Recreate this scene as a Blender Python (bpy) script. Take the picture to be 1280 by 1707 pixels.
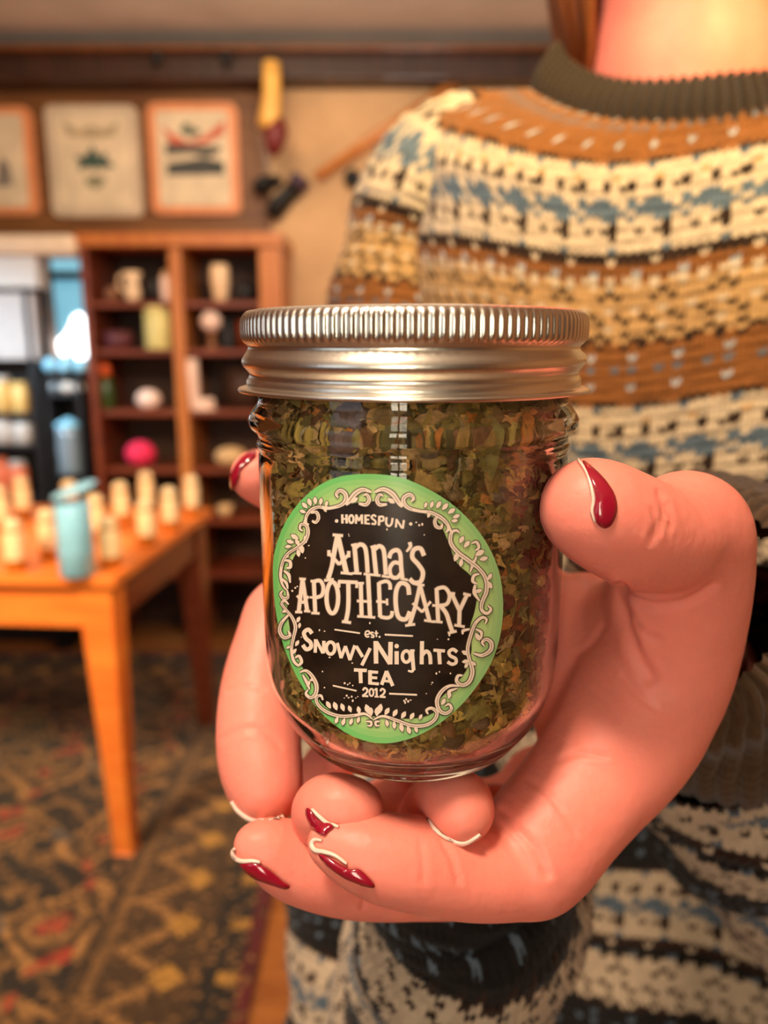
import bpy, math, random
import numpy as np
from mathutils import Vector
from mathutils.bvhtree import BVHTree

random.seed(7); RNG = np.random.default_rng(7)
for o in list(bpy.data.objects): bpy.data.objects.remove(o)
COL = bpy.context.scene.collection
SC = bpy.context.scene
# ------------------------------------------------------------------ camera
HC = 1.27; TH = math.radians(12.4); F = 1283.0
cam = bpy.data.cameras.new('camera'); camo = bpy.data.objects.new('camera', cam); COL.objects.link(camo)
camo.location = (0, 0, HC); camo.rotation_euler = (math.radians(90) - TH, 0, 0)
cam.sensor_fit = 'VERTICAL'; cam.sensor_height = 36; cam.sensor_width = 27
cam.lens = F / 1707 * 36; cam.clip_start = 0.01; cam.clip_end = 50
cam.dof.use_dof = True; cam.dof.focus_distance = 0.153; cam.dof.aperture_fstop = 10.0
SC.camera = camo
SC.view_settings.view_transform = 'Standard'; SC.view_settings.look = 'None'
SC.view_settings.exposure = 0.0; SC.view_settings.gamma = 1; SC.view_settings.use_curve_mapping = False
SC.cycles.max_bounces = 12; SC.cycles.transmission_bounces = 10; SC.cycles.transparent_max_bounces = 16
SC.cycles.caustics_refractive = True; SC.cycles.caustics_reflective = False; SC.cycles.blur_glossy = 0.5
SC.cycles.sample_clamp_indirect = 6.0
# ------------------------------------------------------------------ world and lights
w = bpy.data.worlds.new('world'); SC.world = w; w.use_nodes = True
w.node_tree.nodes['Background'].inputs[0].default_value = (1.0, 0.80, 0.62, 1)
w.node_tree.nodes['Background'].inputs[1].default_value = 0.5

def area(name, loc, target, size, power, color, size_y=None):
    l = bpy.data.lights.new(name, 'AREA'); l.energy = power; l.color = color; l.size = size
    if size_y: l.shape = 'RECTANGLE'; l.size_y = size_y
    o = bpy.data.objects.new(name, l); COL.objects.link(o); o.location = loc
    d = Vector(target) - Vector(loc); o.rotation_euler = d.to_track_quat('-Z', 'Y').to_euler()
    return o
area('ceiling_lamp_key', (-0.30, -0.20, 2.30), (0.10, 0.28, 1.2), 0.20, 21, (1.0, 0.78, 0.58))
area('table_fill_light', (-1.5, 0.3, 2.25), (-0.95, 1.7, 0.6), 0.30, 15, (1.0, 0.70, 0.42)).data.spread = math.radians(75)  # unseen light added to brighten the table front
area('ceiling_lamp_pictures', (-0.5, 2.1, 2.36), (-0.7, 3.4, 1.6), 0.4, 12, (1.0, 0.78, 0.52))
area('ceiling_fill_light', (0.2, 1.2, 1.95), (-0.2, 2.7, 2.42), 0.4, 22, (1.0, 0.93, 0.84))  # added light aimed upward to lift the ceiling tone, no fixture modelled
area('neck_fill_light', (0.50, -0.20, 2.10), (0.19, 0.50, 1.58), 0.10, 1.5, (1.0, 0.78, 0.28)).data.spread = math.radians(42)  # added warm light that turns the neck golden
area('stand_cool_fill', (-1.9, 2.3, 1.7), (-1.28, 3.1, 1.05), 0.3, 2.2, (0.55, 0.82, 1.0)).data.spread = math.radians(50)  # added cool light tinting the glassware blue; no side window exists
area('left_cool_fill', (-1.6, -1.2, 1.6), (0.05, 0.25, 1.15), 0.9, 4.5, (0.80, 0.90, 1.0), 1.3)  # cool fill light added from the left; no window stands here

# ------------------------------------------------------------------ helpers
def W(px, py, Y):
    dx = (px - 640) / F; dy = (853.5 - py) / F
    d = np.array([dx, math.cos(TH) + dy * math.sin(TH), -math.sin(TH) + dy * math.cos(TH)])
    t = Y / d[1]
    return np.array([0, 0, HC]) + d * t
def PX(r, p):
    p = np.asarray(p); depth = p[1] * math.cos(TH) - (p[2] - HC) * math.sin(TH)
    return r / F * depth

def mesh_np(name, verts, faces, m=None, parent=None, colors=None, smooth=True):
    """verts (n,3); faces (m,4) or (m,3) or list of lists; colours per face -> corner attribute"""
    me = bpy.data.meshes.new(name)
    if isinstance(faces, np.ndarray):
        k = faces.shape[1]; nf = len(faces)
        me.vertices.add(len(verts)); me.vertices.foreach_set('co', np.asarray(verts, dtype=np.float32).ravel())
        me.loops.add(nf * k); me.loops.foreach_set('vertex_index', faces.astype(np.int32).ravel())
        me.polygons.add(nf); me.polygons.foreach_set('loop_start', np.arange(0, nf * k, k, dtype=np.int32))
        me.update(calc_edges=True)
        loops_per = [k] * nf
    else:
        me.from_pydata([tuple(map(float, v)) for v in verts], [], [list(map(int, f)) for f in faces])
        loops_per = [len(f) for f in faces]
    me.polygons.foreach_set('use_smooth', [smooth] * len(me.polygons))
    if colors is not None:
        c = np.asarray(colors, dtype=np.float32)
        if c.shape[1] == 3: c = np.hstack([c, np.ones((len(c), 1), np.float32)])
        c = np.repeat(c, loops_per, axis=0)
        a = me.color_attributes.new('Col', 'FLOAT_COLOR', 'CORNER'); a.data.foreach_set('color', c.ravel())
    me.update()
    o = bpy.data.objects.new(name, me); COL.objects.link(o)
    if m: me.materials.append(m)
    if parent is not None: o.parent = parent
    return o

class MB:
    def __init__(s): s.v = []; s.f = []; s.c = []
    def add(s, v, f, c=None):
        n = len(s.v); s.v += [tuple(map(float, p)) for p in v]; s.f += [[i + n for i in q] for q in f]
        s.c += [c or (1, 1, 1)] * len(f); return s
    def box(s, a, b, c=None, bev=0.0):
        x0, y0, z0 = a; x1, y1, z1 = b
        if x0 > x1: x0, x1 = x1, x0
        if y0 > y1: y0, y1 = y1, y0
        if z0 > z1: z0, z1 = z1, z0
        v = [(x, y, z) for x in (x0, x1) for y in (y0, y1) for z in (z0, z1)]
        f = [(0, 1, 3, 2), (4, 6, 7, 5), (0, 4, 5, 1), (2, 3, 7, 6), (0, 2, 6, 4), (1, 5, 7, 3)]
        return s.add(v, f, c)
    def lathe(s, prof, n=32, loc=(0, 0, 0), c=None, cap=True):
        v = []; f = []
        for r, z in prof:
            for i in range(n):
                a = 2 * math.pi * i / n; v.append((loc[0] + r * math.cos(a), loc[1] + r * math.sin(a), loc[2] + z))
        for j in range(len(prof) - 1):
            for i in range(n):
                k = (i + 1) % n; f.append((j * n + i, j * n + k, (j + 1) * n + k, (j + 1) * n + i))
        if cap:
            f.append(tuple(range(n))[::-1]); f.append(tuple((len(prof) - 1) * n + i for i in range(n)))
        return s.add(v, f, c)
    def tube(s, pts, rad, n=10, c=None, flat=1.0):
        pts = [Vector(p) for p in pts]; v = []; f = []
        if not hasattr(rad, '__len__'): rad = [rad] * len(pts)
        up = Vector((0, 0.3, 1)).normalized()
        for i, p in enumerate(pts):
            t = (pts[min(i + 1, len(pts) - 1)] - pts[max(i - 1, 0)]).normalized()
            a = t.cross(up); a = a.normalized() if a.length > 1e-4 else Vector((1, 0, 0)); b = t.cross(a).normalized()
            for k in range(n):
                q = 2 * math.pi * k / n; v.append(p + a * math.cos(q) * rad[i] + b * math.sin(q) * rad[i] * flat)
        for j in range(len(pts) - 1):
            for i in range(n):
                k = (i + 1) % n; f.append((j * n + i, j * n + k, (j + 1) * n + k, (j + 1) * n + i))
        f.append(tuple(range(n))[::-1]); f.append(tuple((len(pts) - 1) * n + i for i in range(n)))
        return s.add(v, f, c)
    def ball(s, loc, r, c=None, n=20, m=12, sc=(1, 1, 1)):
        prof = [(r * math.sin(math.pi * j / m) + 1e-5, -r * math.cos(math.pi * j / m)) for j in range(m + 1)]
        k = len(s.v); s.lathe(prof, n, (0, 0, 0), c)
        for i in range(k, len(s.v)):
            x, y, z = s.v[i]; s.v[i] = (x * sc[0] + loc[0], y * sc[1] + loc[1], z * sc[2] + loc[2])
        return s
    def build(s, name, m, parent=None, smooth=False, bevel=0, col=False, loc=None):
        v = s.v
        if loc is not None: v = [(p[0] - loc[0], p[1] - loc[1], p[2] - loc[2]) for p in v]
        o = mesh_np(name, v, s.f, m, parent, s.c if col else None, smooth)
        if loc is not None: o.location = loc
        if bevel:
            b = o.modifiers.new('bevel', 'BEVEL'); b.width = bevel; b.segments = 3; b.limit_method = 'ANGLE'
        return o

def tag(o, label, cat, group=None, kind=None):
    if label: o['label'] = label
    if cat: o['category'] = cat
    if group: o['group'] = group
    if kind: o['kind'] = kind
    return o
def thing(name, label, cat, loc=(0, 0, 0), group=None, kind=None):
    o = bpy.data.objects.new(name, None); COL.objects.link(o); o.location = loc; o.empty_display_size = 0.05
    return tag(o, label, cat, group, kind)

def mat(name, color=(0.8, 0.8, 0.8), rough=0.5, metal=0.0, var=0.0, vscale=20.0, bump=0.0, bscale=200.0, attr=False,
        sss=0.0, emit=None, estr=0.0, coat=0.0, spec=0.5, stretch=None, trans=0.0, ior=1.45, color2=None, sheen=0.0):
    m = bpy.data.materials.new(name); m.use_nodes = True; nt = m.node_tree; N = nt.nodes; L = nt.links
    b = N['Principled BSDF']; b.inputs['Roughness'].default_value = rough; b.inputs['Metallic'].default_value = metal
    b.inputs['Base Color'].default_value = (*color, 1); b.inputs['Coat Weight'].default_value = coat
    b.inputs['Specular IOR Level'].default_value = spec; b.inputs['IOR'].default_value = ior
    b.inputs['Transmission Weight'].default_value = trans; b.inputs['Sheen Weight'].default_value = sheen
    tc = N.new('ShaderNodeTexCoord'); mp = N.new('ShaderNodeMapping'); L.new(tc.outputs['Object'], mp.inputs['Vector'])
    if stretch: mp.inputs['Scale'].default_value = stretch
    src = None
    if attr:
        a = N.new('ShaderNodeAttribute'); a.attribute_name = 'Col'; src = a.outputs['Color']
    if var > 0 or color2:
        n = N.new('ShaderNodeTexNoise'); n.inputs['Scale'].default_value = vscale; n.inputs['Detail'].default_value = 5
        L.new(mp.outputs['Vector'], n.inputs['Vector'])
        if color2:
            r = N.new('ShaderNodeValToRGB'); r.color_ramp.elements[0].position = 0.35; r.color_ramp.elements[1].position = 0.65
            r.color_ramp.elements[0].color = (*color, 1); r.color_ramp.elements[1].color = (*color2, 1)
            L.new(n.outputs['Fac'], r.inputs['Fac']); src = r.outputs['Color']
        else:
            h = N.new('ShaderNodeHueSaturation'); mr = N.new('ShaderNodeMapRange')
            mr.inputs['To Min'].default_value = 1 - var; mr.inputs['To Max'].default_value = 1 + var
            mr.inputs['From Min'].default_value = 0.3; mr.inputs['From Max'].default_value = 0.7
            L.new(n.outputs['Fac'], mr.inputs['Value']); L.new(mr.outputs['Result'], h.inputs['Value'])
            if src: L.new(src, h.inputs['Color'])
            else: h.inputs['Color'].default_value = (*color, 1)
            src = h.outputs['Color']
    if src: L.new(src, b.inputs['Base Color'])
    if bump > 0:
        n2 = N.new('ShaderNodeTexNoise'); n2.inputs['Scale'].default_value = bscale; n2.inputs['Detail'].default_value = 4
        L.new(mp.outputs['Vector'], n2.inputs['Vector'])
        bp = N.new('ShaderNodeBump'); bp.inputs['Strength'].default_value = 1.0; bp.inputs['Distance'].default_value = bump
        L.new(n2.outputs['Fac'], bp.inputs['Height']); L.new(bp.outputs['Normal'], b.inputs['Normal'])
    if sss:
        b.inputs['Subsurface Weight'].default_value = sss; b.inputs['Subsurface Radius'].default_value = (1.0, 0.35, 0.2)
        b.inputs['Subsurface Scale'].default_value = 0.004
    if emit:
        b.inputs['Emission Color'].default_value = (*emit, 1); b.inputs['Emission Strength'].default_value = estr
    return m

def glass_mat(name, color=(1, 1, 1), rough=0.0, ior=1.46):
    m = bpy.data.materials.new(name); m.use_nodes = True; N = m.node_tree.nodes; L = m.node_tree.links
    N.remove(N['Principled BSDF']); g = N.new('ShaderNodeBsdfGlass'); g.inputs['Color'].default_value = (*color, 1)
    g.inputs['Roughness'].default_value = rough; g.inputs['IOR'].default_value = ior
    L.new(g.outputs[0], N['Material Output'].inputs[0]); return m
def wood_mat(name, c1, c2, scale=(1, 1, 8), rough=0.35, planks=None):
    m = mat(name, c1, rough, vscale=6, color2=c2, stretch=scale, bump=0.0006, bscale=12, coat=0.15)
    return m

# ================================================================== STRUCTURE
YB = 3.42; CEIL = 2.42
XL, XR, YF = -2.4, 1.9, -1.9
m_wallwood = wood_mat('brown_plank_wall', (0.15, 0.052, 0.012), (0.24, 0.092, 0.022), (0.6, 1, 6), 0.5)
m_plaster = mat('tan_plaster', (0.62, 0.36, 0.17), 0.8, var=0.22, vscale=3.0, bump=0.002, bscale=30)
m_ceiling = mat('ceiling_plaster', (0.72, 0.66, 0.56), 0.9, var=0.08, vscale=4, bump=0.002, bscale=40)
m_floor = wood_mat('floor_boards', (0.26, 0.085, 0.022), (0.38, 0.14, 0.035), (1, 7, 1), 0.35)
m_beam = wood_mat('dark_beam_wood', (0.030, 0.010, 0.004), (0.055, 0.018, 0.007), (6, 1, 1), 0.5)
def struct(name, mb, m, bevel=0):
    o = mb.build(name, m, bevel=bevel); o['kind'] = 'structure'; return o
struct('floor', MB().box((XL, YF, -0.05), (XR, YB, 0)), m_floor)
struct('ceiling', MB().box((XL, YF, CEIL), (XR, YB, CEIL + 0.05)), m_ceiling)
XS = W(452, 300, YB)[0]
wx0, wx1 = W(78, 500, YB)[0], W(152, 500, YB)[0]
wz1, wz0 = W(100, 418, YB)[2], W(100, 604, YB)[2]
wb = MB(); 
wb.box((XL, YB, 0), (wx0, YB + 0.12, CEIL)); wb.box((wx1, YB, 0), (XS, YB + 0.12, CEIL))
wb.box((wx0, YB, 0), (wx1, YB + 0.12, wz0)); wb.box((wx0, YB, wz1), (wx1, YB + 0.12, CEIL))
struct('wall_back', wb, m_wallwood)
struct('wall_back_plaster', MB().box((XS, YB - 0.03, 0), (XR, YB + 0.12, CEIL)), m_plaster)
struct('wall_left', MB().box((XL - 0.1, YF, 0), (XL, YB, CEIL)), m_wallwood)
struct('wall_right', MB().box((XR, YF, 0), (XR + 0.1, YB, CEIL)), m_plaster)
m_dim = mat('front_wall_paint', (0.12, 0.08, 0.05), 0.8, var=0.1)
m_day = mat('daylight_pane', (0.8, 0.9, 1), 0.4, emit=(1.0, 0.88, 0.68), estr=16)
fw = MB(); fw.box((XL, YF - 0.1, 0), (-0.62, YF, CEIL)); fw.box((-0.2, YF - 0.1, 0), (XR, YF, CEIL))
fw.box((-0.62, YF - 0.1, 0), (-0.2, YF, 0.9)); fw.box((-0.62, YF - 0.1, 2.1), (-0.2, YF, CEIL))
struct('wall_front', fw, m_dim)
o = struct('window_2', MB().box((-0.62, YF - 0.06, 0.9), (-0.2, YF - 0.04, 2.1)), m_day)
fr = MB(); fr.box((-0.43, YF - 0.04, 0.9), (-0.39, YF + 0.01, 2.1)); fr.box((-0.62, YF - 0.04, 1.48), (-0.2, YF + 0.01, 1.52))
fr.build('window_frame', m_beam, o)
# beam along the top of the back wall
bz1, bz0 = W(300, 92, YB - 0.16)[2], W(300, 131, YB - 0.16)[2]
struct('trim_1', MB().box((XL, YB - 0.16, bz0), (XR, YB, bz1)), m_beam, 0.006)
struct('trim_2', MB().box((XL, YB - 0.22, bz1), (XR, YB, bz1 + 0.02)), wood_mat('shelf_edge', (0.12, 0.04, 0.012), (0.2, 0.07, 0.02), (6, 1, 1)), 0.004)
struct('baseboard_back', MB().box((XL, YB - 0.05, 0), (XR, YB - 0.031, 0.12)), m_beam)
# window in the back wall: narrow pane with daylight
m_sky = mat('blue_daylight', (0.3, 0.6, 0.75), 0.5, emit=(0.16, 0.42, 0.55), estr=1.1)
m_sun = mat('sunlit_outside', (1, 1, 1), 0.5, emit=(1, 1, 1), estr=5)
m_dark = mat('near_black_wood', (0.012, 0.012, 0.014), 0.4, var=0.2)
o = struct('window_1', MB().box((wx0, YB + 0.08, wz0), (wx1, YB + 0.09, wz1)), m_sky)
MB().box((wx0, YB + 0.02, wz1 - 0.115), (wx1, YB + 0.05, wz1 - 0.08)).build('window_frame', m_dark, o)
MB().box((W(97, 0, YB)[0], YB + 0.02, wz0), (W(104, 0, YB)[0], YB + 0.05, wz1 - 0.1)).build('window_frame', m_dark, o)
blob = [(132, 522), (142, 530), (147, 560), (146, 592), (134, 602), (118, 600), (104, 592), (92, 580), (96, 568), (108, 558), (116, 545), (122, 528)]
bp = [W(x, y, YB + 0.075) for x, y in blob]
mb = MB(); n = len(bp); mb.add([p for p in bp] + [p + np.array([0, 0.004, 0]) for p in bp], [tuple(range(n)), tuple(range(2 * n - 1, n - 1, -1))] + [(i, (i + 1) % n, (i + 1) % n + n, i + n) for i in range(n)])
mb.build('sunlit_patch', m_sun, o)

# ================================================================== RUG
def rug():
    nx, ny = 190, 250
    x0, x1 = -2.35, -0.262; y0, y1 = 0.35, 3.0
    i, j = np.meshgrid(np.arange(nx), np.arange(ny), indexing='ij')
    e = np.minimum(nx - 1 - i, np.minimum(j, ny - 1 - j))
    dk = np.array([0.012, 0.008, 0.005]); tan = np.array([0.33, 0.165, 0.05]); rust = np.array([0.30, 0.035, 0.015])
    olive = np.array([0.055, 0.027, 0.008]); blue = np.array([0.04, 0.04, 0.04]); gold = np.array([0.42, 0.22, 0.04])
    c = np.zeros((nx, ny, 3)) + dk
    wi = i + 2.2 * np.sin(j * 0.31) + 1.5 * np.sin(i * 0.5 + j * 0.17); wj = j + 2.2 * np.sin(i * 0.27 + 1)
    a = wi % 27 - 13.5; b = wj % 30 - 15; a = a * 36 / 27; b = b * 40 / 30
    d = np.abs(a) + np.abs(b)
    c[(d < 19) & (d > 15)] = tan; c[(d < 13) & (d > 9)] = olive * 1.6; c[(d < 9) & (d > 6)] = tan * 0.8
    c[d < 4] = rust; hook = (np.abs(np.abs(a) - np.abs(b)) < 2) & (d > 20) & (d < 34); c[hook] = tan * 0.6
    c[(np.abs(a) < 2) & (np.abs(b) > 12) & (np.abs(b) < 17)] = rust
    c[(np.abs(a) > 15) & (np.abs(b) < 2)] = blue * 2
    m2 = ((i // 2 + j // 2) % 5 == 0) & (d > 19) & ~hook; c[m2] = olive * 2.2
    # borders
    k = (j % 14) - 7; kk = (i % 14) - 7
    side = (nx - 1 - i) == e
    t = np.where(side, k, kk)
    bd = e < 34
    c[bd] = olive
    z = np.abs(t) + 0.0
    c[bd & (np.abs((e - 20) - (z * 1.6 - 5)) < 1.8)] = tan * 0.9
    c[bd & (e > 28) & (e < 31)] = tan * 0.5
    c[bd & (np.abs(e - 16) + z < 3.5)] = gold
    c[bd & (e < 10)] = dk
    c[bd & (e < 7) & (z < 2)] = gold * 0.9
    c[e < 3] = np.array([0.10, 0.006, 0.010])
    c[RNG.random((nx, ny)) < 0.10] = tan * 0.7; c *= RNG.uniform(0.5, 1.3, (nx, ny, 1))
    xs = np.linspace(x0, x1, nx + 1); ys = np.linspace(y0, y1, ny + 1)
    X, Y = np.meshgrid(xs, ys, indexing='ij'); Z = np.full_like(X, 0.012) + RNG.uniform(0, 0.002, X.shape)
    V = np.stack([X, Y, Z], -1).reshape(-1, 3)
    q = (np.arange(nx)[:, None] * (ny + 1) + np.arange(ny)[None]).ravel()
    Fq = np.stack([q, q + ny + 1, q + ny + 2, q + 1], -1)
    # skirt
    nv = len(V); rim = [a * (ny + 1) for a in range(nx + 1)] + [nx * (ny + 1) + b for b in range(1, ny + 1)] + [a * (ny + 1) + ny for a in range(nx - 1, -1, -1)] + [b for b in range(ny - 1, 0, -1)]
    low = V[rim].copy(); low[:, 2] = 0.001
    V = np.vstack([V, low]); R = len(rim)
    Fs = np.array([[rim[a], rim[(a + 1) % R], nv + (a + 1) % R, nv + a] for a in range(R)])
    cc = np.vstack([c.reshape(-1, 3), np.tile([[0.1, 0.006, 0.01]], (R, 1))])
    o = mesh_np('rug', V, np.vstack([Fq, Fs]), mat('rug_wool', rough=0.95, attr=True, bump=0.002, bscale=300, sheen=0.2), None, cc, False)
    tag(o, 'dark patterned wool rug with tan diamond motifs under the bottle table', 'rug')
rug()

# ================================================================== BACKGROUND FURNITURE
m_orange = wood_mat('orange_table_wood', (0.78, 0.18, 0.028), (0.85, 0.25, 0.04), (1, 1, 5), 0.4)
m_redwood_shade = wood_mat('red_brown_and_shaded_wood', (0.13, 0.022, 0.008), (0.20, 0.038, 0.012), (1, 1, 6), 0.35)  # reddish wood, darkened to also stand for shade on table and shelf
m_shelfwood = wood_mat('shelf_wood', (0.42, 0.12, 0.025), (0.52, 0.17, 0.035), (6, 1, 1), 0.4)
m_shelfback = mat('shelf_back_board', (0.055, 0.020, 0.009), 0.6, var=0.3, vscale=8)  # darkened so the colour carries the shade inside the bays

def table():
    zt = W(185, 962, 1.68)[2]
    c0 = W(190, 958, 1.68); c1 = W(352, 850, 2.42)
    t = thing('display_table', 'orange wooden table with tapered legs crowded with small bottles', 'table', (-0.9, 2.0, 0))
    ex = np.array([c1[0] - c0[0], c1[1] - c0[1]]); ex /= np.linalg.norm(ex); lx = np.array([-ex[1], ex[0]])  # lx to the left
    def P(a, b, z): return (c0[0] + lx[0] * a + ex[0] * b, c0[1] + lx[1] * a + ex[1] * b, z)
    Ld = 0.76; Wd = 1.25
    def slab(a0, a1, b0, b1, z0, z1):
        return MB().add([P(a, b, z) for a in (a0, a1) for b in (b0, b1) for z in (z0, z1)], [(0, 1, 3, 2), (4, 6, 7, 5), (0, 4, 5, 1), (2, 3, 7, 6), (0, 2, 6, 4), (1, 5, 7, 3)])
    def loc(o):
        for v in o.data.vertices: v.co = (v.co[0] + 0.9, v.co[1] - 2.0, v.co[2])
        return o
    top = loc(slab(0, Wd, 0, Ld, zt - 0.028, zt).build('table_top', m_orange, t, bevel=0.005))
    loc(slab(0.06, Wd - 0.06, 0.03, 0.055, zt - 0.135, zt - 0.028).build('apron', m_orange, t))
    loc(slab(0.06, Wd - 0.06, Ld - 0.055, Ld - 0.03, zt - 0.135, zt - 0.028).build('apron', m_orange, t))
    loc(slab(0.03, 0.055, 0.06, Ld - 0.06, zt - 0.135, zt - 0.028).build('apron', m_redwood_shade, t))  # right apron: shade put into a darker wood colour
    loc(slab(Wd - 0.055, Wd - 0.03, 0.06, Ld - 0.06, zt - 0.135, zt - 0.028).build('apron', m_orange, t))
    for a, sa in ((0.02, 1), (Wd - 0.02, -1)):
        for b, sb in ((0.02, 1), (Ld - 0.02, -1)):
            w0, w1 = 0.078, 0.045
            v = []
            for wv, z in ((w1, 0.0145), (w0, zt - 0.14), (w0, zt - 0.028)):
                v += [P(a, b, z), P(a + sa * wv, b, z), P(a + sa * wv, b + sb * wv, z), P(a, b + sb * wv, z)]
            f = [(0, 1, 2, 3), (8, 9, 10, 11)] + [(i + k, (i + 1) % 4 + k, (i + 1) % 4 + 4 + k, i + 4 + k) for k in (0, 4) for i in range(4)]
            loc(MB().add(v, f).build('leg', m_orange if b < 0.3 else m_redwood_shade, t, bevel=0.004))  # far legs get the shaded wood colour
    return zt
ZT = table()

# small bottles on the table
m_amber = mat('amber_liquid_glass', (0.50, 0.16, 0.012), 0.12, coat=0.5)
m_cream = mat('cream_label_paper', (0.86, 0.64, 0.36), 0.7, var=0.08, vscale=60)
m_capc = mat('cream_cap', (0.74, 0.55, 0.32), 0.5)
def at_z(px, py, z):
    """point of the horizontal plane z under that pixel"""
    a = W(px, py, 1.0); k = (z - HC) / (a[2] - HC); return np.array([a[0] * k, k, z])
def bottle():
    t = thing('small_bottle', '', 'bottle')
    MB().lathe([(0.023, 0), (0.0275, 0.004), (0.0275, 0.100), (0.022, 0.106)], 20).build('amber_glass', m_amber, t, smooth=True)
    MB().lathe([(0.0282, 0.030), (0.0282, 0.098), (0.0278, 0.099)], 20, cap=False).build('paper_label', m_cream, t, smooth=True)
    MB().lathe([(0.0250, 0.103), (0.0262, 0.106), (0.0258, 0.116), (0.020, 0.126), (0.010, 0.130), (0.001, 0.131)], 20).build('cap', m_capc, t, smooth=True)
    return t
spots = [(28, 950, 'cream labelled bottle nearest the left end of the table front row'),
 (84, 930, 'cream labelled bottle just left of the blue glass cylinder'), (186, 945, 'cream labelled bottle at the near right table corner beside the blue cylinder'),
 (246, 908, 'cream labelled bottle on the right table edge behind the corner bottle'), (204, 872, 'cream labelled bottle in the middle of the right hand cluster, left side'),
 (246, 850, 'cream labelled bottle farthest back in the right hand cluster'), (285, 883, 'cream labelled bottle on the right table edge, second from the far corner'),
 (321, 858, 'cream labelled bottle at the far right corner of the table'), (163, 898, 'tan labelled bottle partly hidden behind the blue glass cylinder'),
 (40, 862, 'cream labelled bottle behind the front row, under the cabinet'), (4, 880, 'cream labelled bottle cut off by the left edge of the photo'),
 (120, 868, 'cream labelled bottle hidden behind the tilted blue dish')]
b0 = bottle()
for i, (px, py, lab) in enumerate(spots):
    if i == 0: t = b0
    else:
        t = b0.copy(); COL.objects.link(t)
        for ch in b0.children:
            c = ch.copy(); COL.objects.link(c); c.parent = t
    t.location = at_z(px, py, ZT + 0.0005); t.rotation_euler.z = i; t.scale = (0.84, 0.84, 0.95)
    t['label'] = lab; t['group'] = 'cream labelled bottles on the table'

m_blueglass = mat('pale_blue_glass', (0.30, 0.66, 0.92), 0.15, emit=None, coat=0.5)
p = at_z(130, 958, ZT)
t = thing('blue_cylinder_vase', 'tall pale blue glass cylinder at the near edge of the bottle table', 'vase', p)
MB().lathe([(0.036, 0.001), (0.041, 0.004), (0.038, 0.165), (0.036, 0.17), (0.034, 0.165), (0.036, 0.008), (0.001, 0.006)], 28).build('glass_body', m_blueglass, t, smooth=True)
for z in (0.06, 0.11): MB().lathe([(0.0395, z), (0.0415, z + 0.002), (0.0395, z + 0.004)], 28, cap=False).build('glass_ring', m_blueglass, t, smooth=True)
q = p + np.array([0.0, 0.02, 0.195])
mb = MB(); mb.ball((0, 0, 0), 0.055, sc=(1, 0.9, 0.17))
o = mb.build('blue_dish', m_blueglass, None, True); o.location = q; o.rotation_euler = (0.1, -0.32, 0)
tag(o, 'tilted pale blue glass dish resting on top of the blue cylinder', 'dish')

# ---------------- open shelf against the back wall
def shelf():
    Y0, Y1 = 3.06, 3.40
    x0 = W(137, 500, Y0)[0]; x1 = W(470, 500, Y0)[0]; zt = W(300, 388, Y0)[2]
    t = thing('display_shelf', 'open brown wooden shelf unit with two bays of small ornaments', 'shelf', ((x0 + x1) / 2, Y1, 0))
    L0 = t.location
    def part(n, a, b, m): MB().box(a, b).build(n, m, t, bevel=0.003, loc=None).location = (-L0[0], -L0[1], 0)
    part('top_board', (x0 - 0.01, Y0 - 0.015, zt - 0.05), (x1 + 0.01, Y1, zt), m_shelfwood)
    sw = 0.045
    part('side_panel', (x0, Y0, 0.002), (x0 + 0.03, Y1, zt - 0.05), m_redwood_shade)
    part('side_panel', (x1 - 0.085, Y0, 0.002), (x1, Y1, zt - 0.05), m_shelfwood)
    xm = W(294, 500, Y0)[0]
    part('divider', (xm - 0.024, Y0 + 0.004, 0.002), (xm + 0.024, Y1, zt - 0.05), m_shelfwood)
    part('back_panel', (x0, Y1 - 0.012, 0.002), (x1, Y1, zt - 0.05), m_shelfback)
    zs = []
    for py in (502, 583, 685, 782, 868, 960):
        z = W(300, py, Y0)[2]; zs.append(z)
        part('shelf_board', (x0 + 0.03, Y0 + 0.02, z - 0.022), (xm - 0.024, Y1 - 0.012, z), m_redwood_shade)  # dark board colour stands in for shade inside the bays
        part('shelf_board', (xm + 0.024, Y0 + 0.02, z - 0.022), (x1 - 0.085, Y1 - 0.012, z), m_redwood_shade)
    return zs
ZS = shelf()
YO = 3.13
def orn(px, row, name, label, cat, m, parts, group='ornaments on the open shelf'):
    z = ZS[row]; x = W(px, 600, YO)[0]
    # x at that height
    zz = z; a = W(px, 853, YO); 
    for py in range(380, 1000, 2):
        if W(px, py, YO)[2] < z: a = W(px, py, YO); break
    if len(parts) == 1:
        n0, mm, fn = parts[0]; mb = MB(); fn(mb); o = mb.build(name, mm, None, True); o.location = (a[0], YO, z + 0.0005)
    else:
        o = thing(name, None, None, (a[0], YO, z + 0.0005))
        for n0, mm, fn in parts:
            mb = MB(); fn(mb); mb.build(n0, mm, o, True)
    tag(o, label, cat, group)
c_cream = mat('cream_ceramic', (0.82, 0.55, 0.32), 0.35, var=0.1); c_white = mat('pink_white_ceramic', (0.85, 0.58, 0.46), 0.4)
c_yel = mat('yellow_green_tin', (0.66, 0.55, 0.20), 0.5, var=0.15, vscale=30); c_mag = mat('magenta_felt', (0.75, 0.02, 0.08), 0.8)
c_grn = mat('dark_green_glass', (0.03, 0.06, 0.012), 0.2, coat=0.4); c_red = mat('orange_red_cap', (0.6, 0.08, 0.01), 0.5)
c_blk = mat('black_iron', (0.01, 0.009, 0.008), 0.5); c_tan = mat('tan_shell', (0.60, 0.36, 0.16), 0.5, var=0.25, vscale=40)
c_brn = mat('brown_pot', (0.20, 0.07, 0.025), 0.5)
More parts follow.
